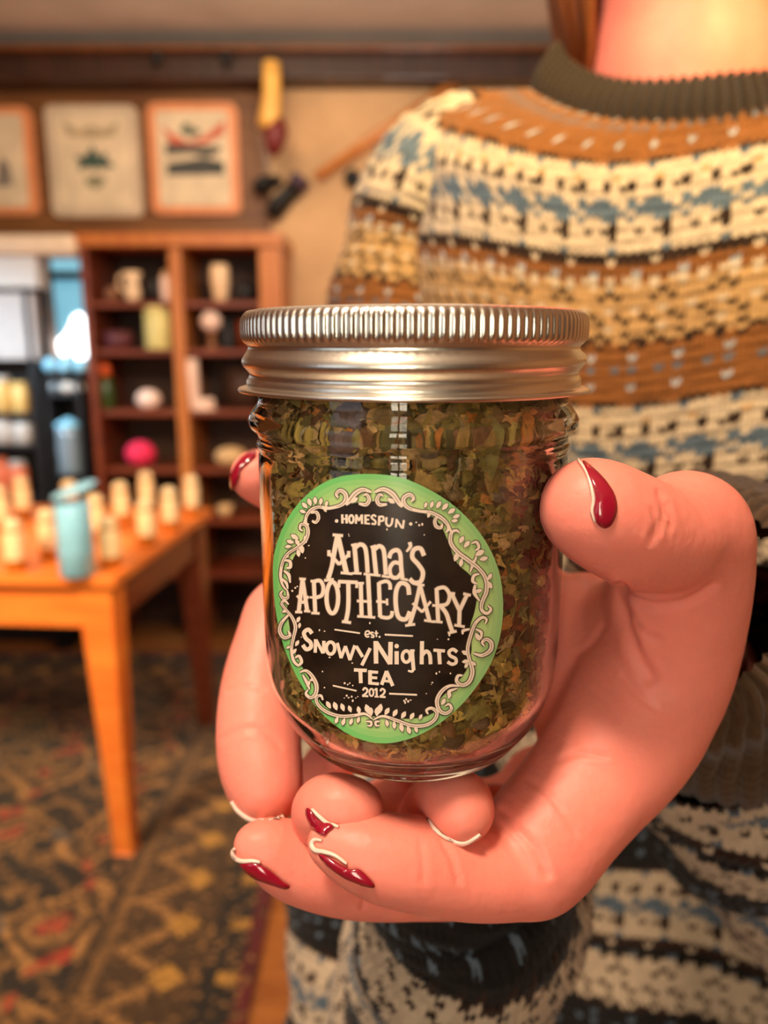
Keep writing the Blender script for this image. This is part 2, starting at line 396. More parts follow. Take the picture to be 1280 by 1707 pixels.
orn(223, 0, 'pitcher', 'small cream two handled pitcher on the top left shelf', 'pitcher', None, [
    ('pitcher_body', c_cream, lambda m: m.lathe([(0.018, 0), (0.03, 0.012), (0.03, 0.045), (0.022, 0.07), (0.038, 0.112), (0.035, 0.113), (0.018, 0.07)], 20)),
    ('handle', c_cream, lambda m: m.tube([(-0.028, 0, 0.035), (-0.055, 0, 0.06), (-0.055, 0, 0.09), (-0.033, 0, 0.105)], 0.007, 8))])
orn(258, 0, 'iron_lantern', 'small black lantern beside the cream pitcher', 'lantern', None, [
    ('lantern_body', c_blk, lambda m: m.lathe([(0.02, 0), (0.022, 0.06), (0.012, 0.085), (0.004, 0.095)], 8)),
    ('handle', c_blk, lambda m: m.tube([(-0.015, 0, 0.09), (-0.012, 0, 0.115), (0.012, 0, 0.115), (0.015, 0, 0.09)], 0.003, 6))])
orn(278, 0, 'pink_jar', 'pinkish tan jar next to the divider on the top left shelf', 'jar', None, [
    ('jar_body', c_white, lambda m: m.lathe([(0.018, 0), (0.022, 0.01), (0.022, 0.09), (0.014, 0.1)], 16)), ('lid', c_tan, lambda m: m.lathe([(0.016, 0.098), (0.016, 0.11), (0.004, 0.118)], 16))])
orn(188, 0, 'brown_pot', 'low brown pot at the left of the top left shelf', 'pot', None, [('pot', c_brn, lambda m: m.lathe([(0.02, 0), (0.032, 0.02), (0.03, 0.04), (0.02, 0.05), (0.024, 0.055)], 16))])
orn(266, 1, 'yellow_tin', 'large yellow green tin on the second left shelf', 'tin', None, [
    ('tin_body', c_yel, lambda m: m.lathe([(0.05, 0), (0.053, 0.004), (0.053, 0.15), (0.048, 0.154)], 24)), ('lid', c_yel, lambda m: m.lathe([(0.055, 0.142), (0.055, 0.162), (0.05, 0.166)], 24))])
orn(200, 1, 'dark_red_box', 'dark red box in the shadow of the second left shelf', 'box', None, [('box', mat('dark_red_card', (0.09, 0.012, 0.012), 0.6), lambda m: m.box((-0.05, -0.03, 0), (0.05, 0.03, 0.07)))])
orn(180, 2, 'green_bottle', 'dark green bottle with an orange red top on the third left shelf', 'bottle', None, [
    ('bottle_body', c_grn, lambda m: m.lathe([(0.03, 0), (0.034, 0.008), (0.032, 0.09), (0.018, 0.135)], 18)), ('cap', c_red, lambda m: m.lathe([(0.02, 0.13), (0.024, 0.15), (0.02, 0.175), (0.006, 0.185)], 18))])
orn(249, 2, 'white_shell', 'round pinkish white shell on the third left shelf', 'shell', None, [('shell', c_white, lambda m: m.ball((0, 0, 0.04), 0.05, sc=(1, 0.7, 0.8)))])
orn(327, 2, 'ceramic_boot', 'pale ceramic boot standing on the third right shelf', 'boot ornament', None, [('boot', c_white, lambda m: (m.tube([(-0.016, -0.02, 0.2), (-0.012, -0.02, 0.12), (-0.008, -0.02, 0.07), (0.0, -0.02, 0.028), (0.035, -0.02, 0.022), (0.078, -0.02, 0.03)], [0.037, 0.036, 0.033, 0.034, 0.024, 0.018], 16), m.box((-0.03, -0.045, 0), (0.085, 0.005, 0.01))))])
orn(236, 3, 'magenta_ball', 'bright magenta red felt ball on the fourth left shelf', 'ornament', None, [('ball', c_mag, lambda m: m.ball((0, 0, 0.052), 0.062, sc=(1.0, 0.8, 0.85)))])
orn(368, 0, 'cream_vase', 'cream cylindrical vase on the top right shelf', 'vase', None, [('vase', c_cream, lambda m: m.lathe([(0.022, 0), (0.03, 0.015), (0.038, 0.08), (0.036, 0.13), (0.028, 0.142), (0.02, 0.13)], 20))])
orn(408, 0, 'iron_teapot', 'small black teapot at the right of the top right shelf', 'teapot', None, [
    ('teapot_body', c_blk, lambda m: m.ball((0, 0, 0.035), 0.036, sc=(1, 1, 0.95))), ('spout', c_blk, lambda m: m.tube([(-0.03, 0, 0.03), (-0.052, 0, 0.055)], [0.008, 0.005], 8)),
    ('lid_knob', c_blk, lambda m: m.ball((0, 0, 0.075), 0.009))])
orn(354, 1, 'globe_bust', 'white round head on a brown stand on the second right shelf', 'figurine', None, [
    ('round_head', c_white, lambda m: m.ball((0, 0, 0.108), 0.042)), ('stand', c_brn, lambda m: m.lathe([(0.03, 0), (0.03, 0.006), (0.014, 0.02), (0.014, 0.07)], 14))])
orn(381, 1, 'dark_figurine', 'dark upright figurine beside the white round head', 'figurine', None, [('figurine', c_blk, lambda m: m.lathe([(0.022, 0), (0.024, 0.02), (0.014, 0.05), (0.018, 0.075), (0.010, 0.09), (0.014, 0.105), (0.004, 0.12)], 14))])
orn(418, 1, 'wooden_box', 'reddish wooden box at the right end of the second right shelf', 'box', None, [('box', m_redwood_shade, lambda m: m.box((-0.045, -0.03, 0), (0.04, 0.03, 0.11)))])
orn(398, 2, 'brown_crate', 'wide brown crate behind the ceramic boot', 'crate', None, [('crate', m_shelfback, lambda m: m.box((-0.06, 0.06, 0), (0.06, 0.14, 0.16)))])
orn(386, 3, 'tan_shell', 'large tan oval shell on the fourth right shelf', 'shell', None, [('shell', c_tan, lambda m: m.ball((0, 0, 0.04), 0.068, sc=(1.0, 0.6, 0.6)))])
orn(376, 4, 'amber_cup', 'small amber cup on the fifth right shelf', 'cup', None, [('cup', c_tan, lambda m: m.lathe([(0.018, 0), (0.03, 0.02), (0.034, 0.05), (0.03, 0.048), (0.015, 0.01)], 16))])
orn(240, 4, 'dark_bowl', 'dark wooden bowl on the fifth left shelf behind the bottles', 'bowl', None, [('bowl', c_brn, lambda m: m.lathe([(0.02, 0), (0.05, 0.03), (0.06, 0.055), (0.055, 0.053), (0.02, 0.01)], 18))])

# ---------------- three tin pictures
def picture(px0, px1, py0, py1, mfr, label, art):
    Y = YB - 0.012
    a = W(px0, py1, Y); b = W(px1, py0, Y); cx, cz = (a[0] + b[0]) / 2, (a[2] + b[2]) / 2; hw, hh = (b[0] - a[0]) / 2, (b[2] - a[2]) / 2
    t = thing('picture', label, 'picture', (cx, Y, cz), 'rounded pictures on the brown wall')
    def rr(hw, hh, r, y0, y1):
        p = []
        for sx, sz, a0 in ((1, 1, 0), (-1, 1, 90), (-1, -1, 180), (1, -1, 270)):
            for k in range(7):
                an = math.radians(a0 + k * 15); p.append((sx * (hw - r) + r * math.cos(an), sz * (hh - r) + r * math.sin(an)))
        n = len(p); v = [(x, y0, z) for x, z in p] + [(x, y1, z) for x, z in p]
        return MB().add(v, [tuple(range(n)), tuple(range(2 * n - 1, n - 1, -1))] + [(i, (i + 1) % n, (i + 1) % n + n, i + n) for i in range(n)])
    rr(hw, hh, 0.03, -0.012, 0.010).build('picture_frame', mfr, t, bevel=0.002)
    rr(hw * 0.82, hh * 0.86, 0.02, -0.015, -0.012).build('print', mat('print_paper', (0.80, 0.62, 0.40), 0.7, var=0.12, vscale=12), t)
    for (nm, col, pts) in art:
        v = [(x * hw, -0.0165, z * hh) for x, z in pts]; n = len(v); v += [(x, -0.015, z) for x, _, z in v]
        MB().add(v, [tuple(range(n)), tuple(range(2 * n - 1, n - 1, -1))] + [(i, (i + 1) % n, (i + 1) % n + n, i + n) for i in range(n)]).build(nm, mat(nm + '_ink', col, 0.7, var=0.3, vscale=30), t)
f_cr = mat('cream_frame', (0.66, 0.50, 0.34), 0.4, var=0.15, vscale=10); f_or = mat('salmon_frame', (0.82, 0.30, 0.12), 0.4, var=0.1)
star = [(0, .28), (.12, .1), (.3, .16), (.3, .02), (.48, -.08), (.2, -.14), (.1, -.1), (0, -.16), (-.15, -.1), (-.35, -.2), (-.3, -.02), (-.42, .08), (-.15, .1)]
picture(91, 227, 177, 361, f_cr, 'cream framed picture of a dark green plant, second from left', [('plant_drawing', (0.05, 0.09, 0.07), star),
    ('leaf_drawing', (0.30, 0.26, 0.15), [(-.2, -.3), (.0, -.25), (.25, -.3), (.2, -.42), (0, -.5), (-.2, -.42)]), ('banner_drawing', (0.45, 0.33, 0.18), [(-.6, .7), (-.3, .55), (0, .62), (.3, .55), (.6, .7), (.5, .45), (0, .42), (-.5, .45)])])
picture(257, 394, 173, 357, f_or, 'salmon framed landscape picture with a dark band, above the shelf', [('hill_drawing', (0.10, 0.09, 0.07), [(-.62, .28), (.62, .22), (.62, .12), (.3, .02), (-.1, .1), (-.62, .06)]),
    ('lake_drawing', (0.07, 0.07, 0.06), [(-.62, -.08), (.2, .02), (.68, -.05), (.68, -.28), (-.62, -.3)]), ('sunset_drawing', (0.62, 0.12, 0.06), [(-.7, .6), (-.4, .42), (-.1, .3), (.3, .42), (.75, .7), (.7, .45), (.3, .28), (-.5, .24)]),
    ('tree_drawing', (0.14, 0.15, 0.10), [(-.15, .66), (0, .56), (.2, .5), (.1, .4), (-.15, .42), (-.3, .5)])])
picture(-80, 50, 179, 358, f_or, 'salmon framed picture cut off by the left edge of the photo', [('tree_drawing', (0.25, 0.20, 0.16), [(.1, -.5), (.5, -.45), (.45, -.1), (.3, .1), (.2, -.1)])])

# ---------------- things on the plaster wall
m_horn = mat('yellow_gourd_skin', (0.88, 0.46, 0.10), 0.4, var=0.15, vscale=20); m_hornr = mat('dark_red_tip', (0.16, 0.015, 0.012), 0.5)
Yh = YB - 0.24
a = W(452, 96, Yh)
t = thing('hanging_gourd', 'yellow long necked gourd with dark red end hanging from dark beam', 'gourd', a)
pts = [(452, 104), (453, 135), (453, 165), (450, 195), (446, 215)]
MB().tube([W(x, y, Yh) - a for x, y in pts], [0.034, 0.036, 0.036, 0.044, 0.04], 14).build('gourd_neck', m_horn, t, True)
MB().tube([W(x, y, Yh) - a for x, y in [(462, 196), (460, 215), (456, 240), (455, 258)]], [0.025, 0.045, 0.04, 0.02], 14).build('gourd_tip', m_hornr, t, True)
MB().tube([W(452, 92, Yh) - a, W(452, 106, Yh) - a], 0.004, 6).build('string', c_blk, t)
for i, (x, lab) in enumerate(((262, 'left dark iron hook under the ceiling beam'), (377, 'right dark iron hook under the ceiling beam'))):
    p = W(x, 100, YB - 0.2); mb = MB(); mb.ball((0, 0, 0.012), 0.022, sc=(1.1, 0.8, 0.9)); mb.tube([(0, 0, 0), (0, -0.02, -0.03), (0, -0.045, -0.02)], 0.006, 8)
    o = mb.build('iron_hook', c_blk, None, True); o.location = p; tag(o, lab, 'hook', 'iron hooks on the beam')
def tool(pts, rads, name, label, m, mh):
    Y = YB - 0.075; a = W(*pts[0], Y); t = thing(name, label, 'tool', a, 'old tools hung on the plaster wall')
    P3 = [W(x, y, Y) - a for x, y in pts]
    MB().tube(P3[:-1], rads[:-1], 10, flat=0.6).build('handle', mh, t, True)
    MB().tube(P3[-2:], rads[-2:], 10, flat=0.6).build('blade', m, t, True)
m_pur = mat('dull_purple_metal', (0.10, 0.06, 0.09), 0.4, metal=0.3)
tool([(452, 362), (462, 345), (478, 328), (494, 312), (504, 296)], [0.04, 0.055, 0.045, 0.05, 0.055], 'wall_hook_tool', 'dark tool slanting up right on the plaster wall', m_pur, c_blk)
tool([(424, 318), (437, 309), (452, 303), (470, 300)], [0.03, 0.05, 0.04, 0.02], 'wall_sickle', 'short dark tool left of the slanting one beside the shelf top', c_blk, c_blk)
o = MB().tube([(0, 0, 0), (0, -0.04, 0), (0, -0.06, 0)], [0.028, 0.036, 0.03], 14).build('iron_ball', c_blk, None, True); o.location = W(588, 300, YB - 0.035)
tag(o, 'round black iron ball fixed on the plaster wall beside the sleeve', 'ball')
# slanting rail on the plaster
Y = YB - 0.055; r0 = W(528, 296, Y); r1 = W(760, 140, Y)
o = MB().tube([r0, (r0 + r1) / 2, r1], [0.028, 0.032, 0.036], 8, flat=0.7).build('slanting_rail', wood_mat('orange_rail', (0.6, 0.2, 0.05), (0.7, 0.28, 0.08), (3, 3, 3)), None, True)
tag(o, 'slanting orange wooden rail on the plaster wall behind the shoulder', 'rail')

# ---------------- left display cabinet with cream cornice
def cabinet():
    Y0, Y1 = 3.04, 3.17
    xr = W(70, 600, Y1)[0]; xl = xr - 0.9; zt = W(50, 392, Y0)[2]; xc = W(127, 400, Y0)[0]
    t = thing('display_cabinet', 'dark cabinet with a thick cream cornice at the left edge', 'cabinet', (xr - 0.45, Y1, 0)); L0 = t.location
    def part(n, a, b, m, bev=0.004): 
        o = MB().box(a, b).build(n, m, t, bevel=bev); o.location = (-L0[0], -L0[1], 0)
    m_corn = mat('cream_cornice', (0.80, 0.62, 0.44), 0.45, var=0.05)
    part('cornice', (xl, Y0 - 0.04, zt - 0.075), (xc, Y1, zt), m_corn, 0.02)
    part('fascia', (xl, Y0 - 0.02, zt - 0.19), (W(60, 400, Y0)[0], Y1 - 0.05, zt - 0.075), mat('grey_white_panel', (0.62, 0.58, 0.55), 0.5))
    part('back_panel', (xl, Y1 - 0.02, 0.002), (xr, Y1, zt - 0.19), m_dark)
    part('side_panel', (xr, Y0, 0.002), (xr + 0.03, Y1, zt - 0.19), m_dark)
    part('side_panel', (xl, Y0, 0.002), (xl + 0.03, Y1, zt - 0.19), m_dark)
    part('grey_front', (xl, Y0, W(30, 600, Y0)[2]), (W(64, 600, Y0)[0], Y0 + 0.05, W(30, 488, Y0)[2]), mat('grey_screen', (0.48, 0.42, 0.40), 0.5, var=0.08))
    out = []
    for py in (690, 742, 830, 905):
        z = W(30, py, Y0)[2]; out.append(z)
        part('shelf_board', (xl + 0.03, Y0, z - 0.018), (xr, Y1 - 0.02, z), m_dark)
    return out
ZC = cabinet()
def canister(px, row, r, h, mb_, ml, label, name='canister'):
    z = ZC[row]; Y = 3.095
    for py in range(400, 1000, 2):
        if W(px, py, Y)[2] < z: break
    a = W(px, py, Y); t = thing(name, label, 'jar', (a[0], Y, z + 0.0005), 'jars in the left cabinet'); r *= 1.15; h *= 1.2
    MB().lathe([(r * 0.9, 0), (r, 0.004), (r, h * 0.8), (r * 0.8, h * 0.86)], 20).build('jar_body', mb_, t, True)
    MB().lathe([(r * 0.86, h * 0.84), (r * 0.86, h * 0.97), (r * 0.7, h)], 20).build('lid', ml, t, True)
j_gold = mat('gold_jar', (0.75, 0.48, 0.16), 0.4); j_gry = mat('grey_white_jar', (0.55, 0.50, 0.47), 0.3); j_red = mat('salmon_jar', (0.78, 0.20, 0.10), 0.4); j_brn = mat('brown_label_jar', (0.25, 0.12, 0.07), 0.4)
canister(8, 0, 0.032, 0.12, j_gold, j_gry, 'gold jar at the left of the upper cabinet shelf'); canister(38, 0, 0.03, 0.10, j_gold, j_gold, 'gold jar at the right of the upper cabinet shelf')
canister(10, 1, 0.04, 0.09, j_gry, j_gry, 'grey white jar left on the second cabinet shelf'); canister(42, 1, 0.035, 0.085, j_gry, c_blk, 'grey jar with black lid on the second cabinet shelf')
canister(4, 2, 0.034, 0.13, j_red, j_red, 'bright salmon jar at the photo edge on the third cabinet shelf'); canister(34, 2, 0.034, 0.12, j_red, j_gry, 'salmon jar with grey lid on the third cabinet shelf')
canister(14, 3, 0.036, 0.13, j_gry, c_cream, 'grey jar left on the lowest cabinet shelf'); canister(46, 3, 0.032, 0.12, j_brn, j_gry, 'brown jar right on the lowest cabinet shelf')

# ---------------- stand with pale blue glassware in front of the window
def glass_stand():
    Y0, Y1 = 3.05, 3.24
    x0 = W(76, 700, Y0)[0]; x1 = W(143, 700, Y0)[0]
    t = thing('narrow_stand', 'narrow dark stand holding blue glassware between cabinet and shelf', 'stand', ((x0 + x1) / 2 - 0.005, Y1, 0)); L0 = t.location
    def part(n, a, b, m): MB().box(a, b).build(n, m, t, bevel=0.003).location = (-L0[0], -L0[1], 0)
    part('side_panel', (x0, Y0, 0.002), (x0 + 0.02, Y1, W(100, 622, Y0)[2]), m_dark)
    part('side_panel', (x1 - 0.03, Y0, 0.002), (x1 - 0.012, Y1, W(100, 622, Y0)[2]), m_dark)
    part('back_panel', (x0, Y1 - 0.01, 0.002), (x1 - 0.012, Y1, W(100, 622, Y0)[2]), m_dark)
    out = []
    for py in (622, 657, 792, 870):
        z = W(100, py, Y0)[2]; part('shelf_board', (x0, Y0, z - 0.012), (x1 - 0.012, Y1, z), m_dark); out.append(z)
    return out
ZG = glass_stand()
g_blue = mat('blue_glassware', (0.30, 0.66, 0.88), 0.12, coat=0.6); g_pale = mat('pale_glassware', (0.70, 0.66, 0.62), 0.15, coat=0.6); g_grey = mat('grey_blue_glass', (0.20, 0.26, 0.31), 0.15, coat=0.6)
def gl(px, row, name, label, cat, fn, m, dy=0.0, extra=None):
    z = ZG[row]; Y = 3.08 + dy
    for py in range(400, 1000, 2):
        if W(px, py, Y)[2] < z: break
    a = W(px, py, Y)
    if extra:
        o = thing(name, None, None, (a[0], Y, z + 0.0005)); mb = MB(); fn(mb); mb.build('glass_body', m, o, True)
        n2, m2, f2 = extra; mb = MB(); f2(mb); mb.build(n2, m2, o, True)
    else:
        mb = MB(); fn(mb); o = mb.build(name, m, None, True); o.location = (a[0], Y, z + 0.0005)
    tag(o, label, cat, 'blue and grey glassware on the narrow stand')
B = lambda r: (lambda m: m.ball((0, 0, r), r))
gl(86, 0, 'glass_ball', 'blue glass ball on the left of the narrow stand top', 'glass ball', B(0.03), g_blue)
gl(109, 0, 'glass_ball', 'blue glass ball in the middle of the narrow stand top', 'glass ball', B(0.024), g_blue)
gl(136, 0, 'glass_ball', 'blue glass ball at the right of the narrow stand top', 'glass ball', B(0.028), g_blue)
gl(120, 0, 'blue_bottle', 'tall pale blue bottle before the bright window', 'bottle', lambda m: m.lathe([(0.02, 0), (0.024, 0.01), (0.024, 0.05), (0.01, 0.075), (0.01, 0.1)], 18), g_blue, 0.09)
gl(90, 1, 'pale_cup', 'small round grey cup on the upper stand shelf, left', 'cup', B(0.024), g_grey)
gl(112, 1, 'pale_cup', 'pale cream cup in the middle of the upper stand shelf', 'cup', B(0.024), g_pale)
gl(132, 1, 'pale_cup', 'pale pinkish cup at the right of the upper stand shelf', 'cup', B(0.024), g_pale)
gl(121, 2, 'glass_canister', 'large grey blue lidded glass canister on the narrow stand', 'canister', lambda m: m.lathe([(0.05, 0), (0.054, 0.01), (0.05, 0.05), (0.054, 0.1), (0.05, 0.15), (0.052, 0.19)], 22), g_grey, 0.02,
   ('lid', g_blue, lambda m: m.lathe([(0.055, 0.19), (0.055, 0.2), (0.03, 0.212), (0.008, 0.225)], 22)))
gl(95, 3, 'round_glass_stopper', 'small dull blue glass ball behind the tilted dish', 'glass ball', B(0.03), g_grey)
gl(133, 3, 'grey_glass', 'short grey tumbler on the lowest stand shelf', 'tumbler', lambda m: m.lathe([(0.03, 0), (0.034, 0.08), (0.031, 0.08), (0.027, 0.008)], 18), g_grey)

# ================================================================== JAR
JX, JY = 0.0063, 0.172
jar = thing('jar', 'small clear glass mason jar with ribbed silver lid held in the hand', 'jar', (JX, JY, HC - 0.0915))
JZ = Vector((JX, JY, HC - 0.0915))
def lathe_np(name, fn_prof, n, m, parent, nz_off=0.0915):
    prof = fn_prof; th = np.arange(n) * 2 * math.pi / n
    V = np.array([[r * math.cos(t), r * math.sin(t), z + nz_off] for r, z in prof for t in th])
    k = len(prof); q = []
    for j in range(k - 1):
        for i in range(n): q.append((j * n + i, j * n + (i + 1) % n, (j + 1) * n + (i + 1) % n, (j + 1) * n + i))
    return mesh_np(name, V, np.array(q)[:, ::-1], m, parent)
def smooth_prof(p, k=4):
    p = [np.array(a, float) for a in p]; out = []
    for i in range(len(p) - 1):
        a = p[max(i - 1, 0)]; b = p[i]; c = p[i + 1]; d = p[min(i + 2, len(p) - 1)]
        for s in range(k):
            t = s / k
            out.append(0.5 * ((2 * b) + (-a + c) * t + (2 * a - 5 * b + 4 * c - d) * t * t + (-a + 3 * b - 3 * c + d) * t ** 3))
    out.append(p[-1]); return [tuple(x) for x in out]
m_jar = glass_mat('jar_glass', (0.97, 0.98, 0.97), 0.0, 1.45)
outer = smooth_prof([(0.0335, -0.0065), (0.0336, -0.0100), (0.0340, -0.0125), (0.0354, -0.0145), (0.0361, -0.0160), (0.0358, -0.0176), (0.0344, -0.0190), (0.0341, -0.0203), (0.0345, -0.0215), (0.0340, -0.0230),
    (0.0342, -0.026), (0.0342, -0.040), (0.0342, -0.056), (0.0341, -0.068), (0.0335, -0.0745), (0.0320, -0.0800), (0.0300, -0.0845), (0.0275, -0.0880), (0.0255, -0.0905), (0.0240, -0.0915), (0.0220, -0.0913), (0.0205, -0.0906)])
outer += [(0.010, -0.0904), (0.0, -0.0904)]
inner = smooth_prof([(0.0, -0.0886), (0.012, -0.0885), (0.0225, -0.0878), (0.0262, -0.0856), (0.0292, -0.0812), (0.0312, -0.0755), (0.0320, -0.066), (0.0321, -0.056), (0.0321, -0.035), (0.0321, -0.022), (0.0330, -0.0175), (0.0333, -0.0158), (0.0325, -0.0130), (0.0315, -0.010), (0.0313, -0.0065)])
prof = [(0.0324, -0.0058)] + outer + inner + [(0.0324, -0.0058)]
lathe_np('glass_body', prof, 96, m_jar, jar)
# lid band with knurls and a rolled thread
m_lid = mat('brushed_tin', (0.86, 0.79, 0.68), 0.30, metal=1.0, bump=0.00003, bscale=900)
def lid():
    nk = 128; sub = 8; n = nk * sub; th = np.arange(n) * 2 * math.pi / n
    kn = np.clip(np.sin(np.arange(n) / sub * 2 * math.pi) * 1.6, -1, 1)
    P = [(0.0338, 0.0062, 0), (0.0345, 0.0066, 0), (0.0356, 0.0064, 0), (0.0363, 0.0058, .1), (0.0367, 0.0050, 0.7), (0.03685, 0.0042, 1), (0.0369, 0.0030, 1), (0.0369, 0.0018, 1), (0.0368, 0.0010, 0.9), (0.0366, 0.0004, .4), (0.0362, -0.0001, 0),
         (0.0357, -0.0005, 0), (0.0355, -0.0010, 0), (0.0357, -0.0015, 0)]
    body = [(0.0364, -0.0022), (0.0369, -0.0030), (0.0370, -0.0037), (0.0367, -0.0044), (0.0360, -0.0052), (0.0355, -0.0058), (0.0354, -0.0063), (0.0357, -0.0069), (0.0361, -0.0075), (0.0361, -0.0082), (0.0359, -0.0087), (0.0362, -0.0090)]
    tail = [(0.0372, -0.0092), (0.0378, -0.00935), (0.0380, -0.0097), (0.0378, -0.0101), (0.0372, -0.0102), (0.0350, -0.0100), (0.0345, -0.0085), (0.0345, -0.004), (0.0350, 0.003), (0.0338, 0.0055), (0.0338, 0.0062)]
    rows = []
    for r, z, k in P: rows.append((r + 0.00022 * k * kn, np.full(n, z)))
    for r, z in body: rows.append((np.full(n, r), z + 0.0007 * np.sin(th + 0.4)))
    for r, z in tail: rows.append((np.full(n, r), np.full(n, z)))
    V = np.concatenate([np.stack([r * np.cos(th), r * np.sin(th), z + 0.0915], -1) for r, z in rows])
    i = np.arange(n); q = []
    for j in range(len(rows) - 1): q.append(np.stack([j * n + i, j * n + (i + 1) % n, (j + 1) * n + (i + 1) % n, (j + 1) * n + i], -1))
    mesh_np('lid_band', V[:, :], np.concatenate(q)[:, ::-1], m_lid, jar)
    MB().lathe([(0.0001, 0.0915 + 0.0056), (0.0300, 0.0915 + 0.0056), (0.0312, 0.0915 + 0.0060), (0.0337, 0.0915 + 0.0060), (0.0337, 0.0915 + 0.0052), (0.0001, 0.0915 + 0.0050)], 96).build('lid_disc', m_lid, jar, True)
lid()

# ------------------------------------------------------------------ tea
def tea():
    zlo, zhi = -0.0872, -0.0085
    ir = np.array([(r, z) for r, z in inner]); 
    def rin(z): return np.interp(z, ir[4:, 1], ir[4:, 0]) if True else 0
    N = 9000
    z = RNG.uniform(zlo + 0.001, zhi, N); th = RNG.uniform(0, 2 * math.pi, N)
    front = RNG.random(N) < 0.72
    th = np.where(front, -math.pi / 2 + RNG.uniform(-1.75, 1.75, N), th)
    R = rin(z) - 0.0010 - RNG.random(N) ** 2 * 0.0022
    nb = 900  # on the bottom
    z[:nb] = zlo + 0.0006 + RNG.random(nb) * 0.001; R[:nb] = 0.025 * np.sqrt(RNG.random(nb)); th[:nb] = RNG.uniform(0, 6.283, nb)
    P = np.stack([R * np.cos(th), R * np.sin(th), z], -1)
    nrm = np.stack([np.cos(th), np.sin(th), np.zeros(N)], -1); nrm[:nb] = (0, 0, -1)
    nrm[nb:, 2] += -0.8 * np.clip((-0.072 - z[nb:]) / 0.012, 0, 1)
    nrm += RNG.normal(0, 0.33, (N, 3)); nrm /= np.linalg.norm(nrm, axis=1)[:, None]
    a = np.cross(nrm, RNG.normal(0, 1, (N, 3))); a /= np.linalg.norm(a, axis=1)[:, None]; b = np.cross(nrm, a)
    L = RNG.gamma(3.0, 0.00055, N) + 0.0006; Wd = L * RNG.uniform(0.25, 0.75, N)
    stem = RNG.random(N) < 0.03; L = np.where(stem, RNG.uniform(0.004, 0.008, N), L); Wd = np.where(stem, 0.00022, Wd)
    us = np.array([-1, -0.5, 0, 0.5, 1]); ws = np.array([0.18, 0.85, 1, 0.75, 0.1])
    curl = RNG.normal(0, 0.6, N) ; cur2 = RNG.normal(0, 0.9, N); bend = RNG.normal(0, 0.25, N)
    V = np.zeros((N, 5, 3, 3))
    for iu, (u, ww) in enumerate(zip(us, ws)):
        for iv, v in enumerate((-1, 0, 1)):
            jit = RNG.normal(0, 0.16, (N, 1)) * np.where(stem, 0.2, 1)[:, None]
            h = (curl * u * u * L + cur2 * v * v * Wd * 0.9 + RNG.normal(0, 0.08, N) * L * np.where(stem, 0.1, 1))
            V[:, iu, iv] = P + a * (u * L)[:, None] + b * ((v * ww + bend * u * u) * Wd)[:, None] * (1 + jit) - nrm * np.abs(h)[:, None] * 0.8
    # keep inside the glass
    rr = np.linalg.norm(V[..., :2], axis=-1); lim = rin(np.clip(V[..., 2], -0.0880, -0.007)) - 0.00025
    s = np.minimum(1, lim / np.maximum(rr, 1e-6)); V[..., 0] *= s; V[..., 1] *= s; V[..., 2] = np.clip(V[..., 2], -0.0877, -0.0075)
    V[..., 2] += 0.0915
    base = np.arange(N)[:, None] * 15
    q = np.array([[iu * 3 + iv, iu * 3 + iv + 1, (iu + 1) * 3 + iv + 1, (iu + 1) * 3 + iv] for iu in range(4) for iv in range(2)])
    Fq = (base[:, :, None] + q[None]).reshape(-1, 4)
    pal = np.array([(0.20, 0.17, 0.045), (0.13, 0.125, 0.035), (0.27, 0.20, 0.07), (0.085, 0.075, 0.028), (0.30, 0.23, 0.11), (0.10, 0.055, 0.025), (0.38, 0.27, 0.12), (0.24, 0.115, 0.03)])
    pk = RNG.choice(len(pal), N, p=[.24, .2, .17, .13, .1, .07, .05, .04])
    c = pal[pk] * np.array([2.3, 1.75, 1.4]) * RNG.uniform(0.3, 1.5, (N, 1))
    red = (np.abs(th + math.pi / 2 - 0.98) < 0.24 + 0.12 * np.sin(z * 300)) & (z < -0.020) & (z > -0.066) & (RNG.random(N) < 0.7)
    c[red] = np.array([0.22, 0.035, 0.012]) * RNG.uniform(0.4, 1.8, (red.sum(), 1))
    og = (RNG.random(N) < 0.035); c[og] = np.array([0.62, 0.20, 0.03]) * RNG.uniform(0.5, 1.1, (og.sum(), 1))
    lowc = (z < -0.07) & (RNG.random(N) < 0.6); c[lowc] = c[lowc] * 1.5 + np.array([0.05, 0.03, 0.01])
    c[stem] = (0.50, 0.38, 0.20)
    C = np.repeat(c, 8, axis=0) * RNG.uniform(0.85, 1.15, (N * 8, 1))
    # dark core, berries
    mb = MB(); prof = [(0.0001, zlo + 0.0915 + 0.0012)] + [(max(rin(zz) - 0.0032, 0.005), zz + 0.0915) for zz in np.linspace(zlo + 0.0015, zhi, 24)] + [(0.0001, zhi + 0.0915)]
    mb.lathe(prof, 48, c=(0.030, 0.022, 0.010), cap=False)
    for (px, py, r, col) in [(770, 1250, 0.0030, (0.16, 0.10, 0.045)), (652, 1243, 0.0026, (0.24, 0.15, 0.10)), (535, 1190, 0.0024, (0.2, 0.13, 0.09)), (560, 745, 0.0042, (0.26, 0.15, 0.11)), (575, 700, 0.0045, (0.28, 0.17, 0.13)), (862, 1010, 0.0022, (0.2, 0.03, 0.02)), (850, 830, 0.0025, (0.2, 0.12, 0.07)), (720, 760, 0.0022, (0.30, 0.2, 0.12)), (890, 940, 0.0022, (0.18, 0.03, 0.02)), (640, 700, 0.003, (0.4, 0.24, 0.08)), (820, 1215, 0.0022, (0.25, 0.14, 0.07)), (600, 1262, 0.0018, (0.4, 0.28, 0.14))]:
        p = cyl(px, py, 0.0); z0 = p[2] - HC; rr = rin(z0) - r * 0.8 - 0.0006
        d = np.array([p[0] - JX, p[1] - JY]); d /= np.linalg.norm(d)
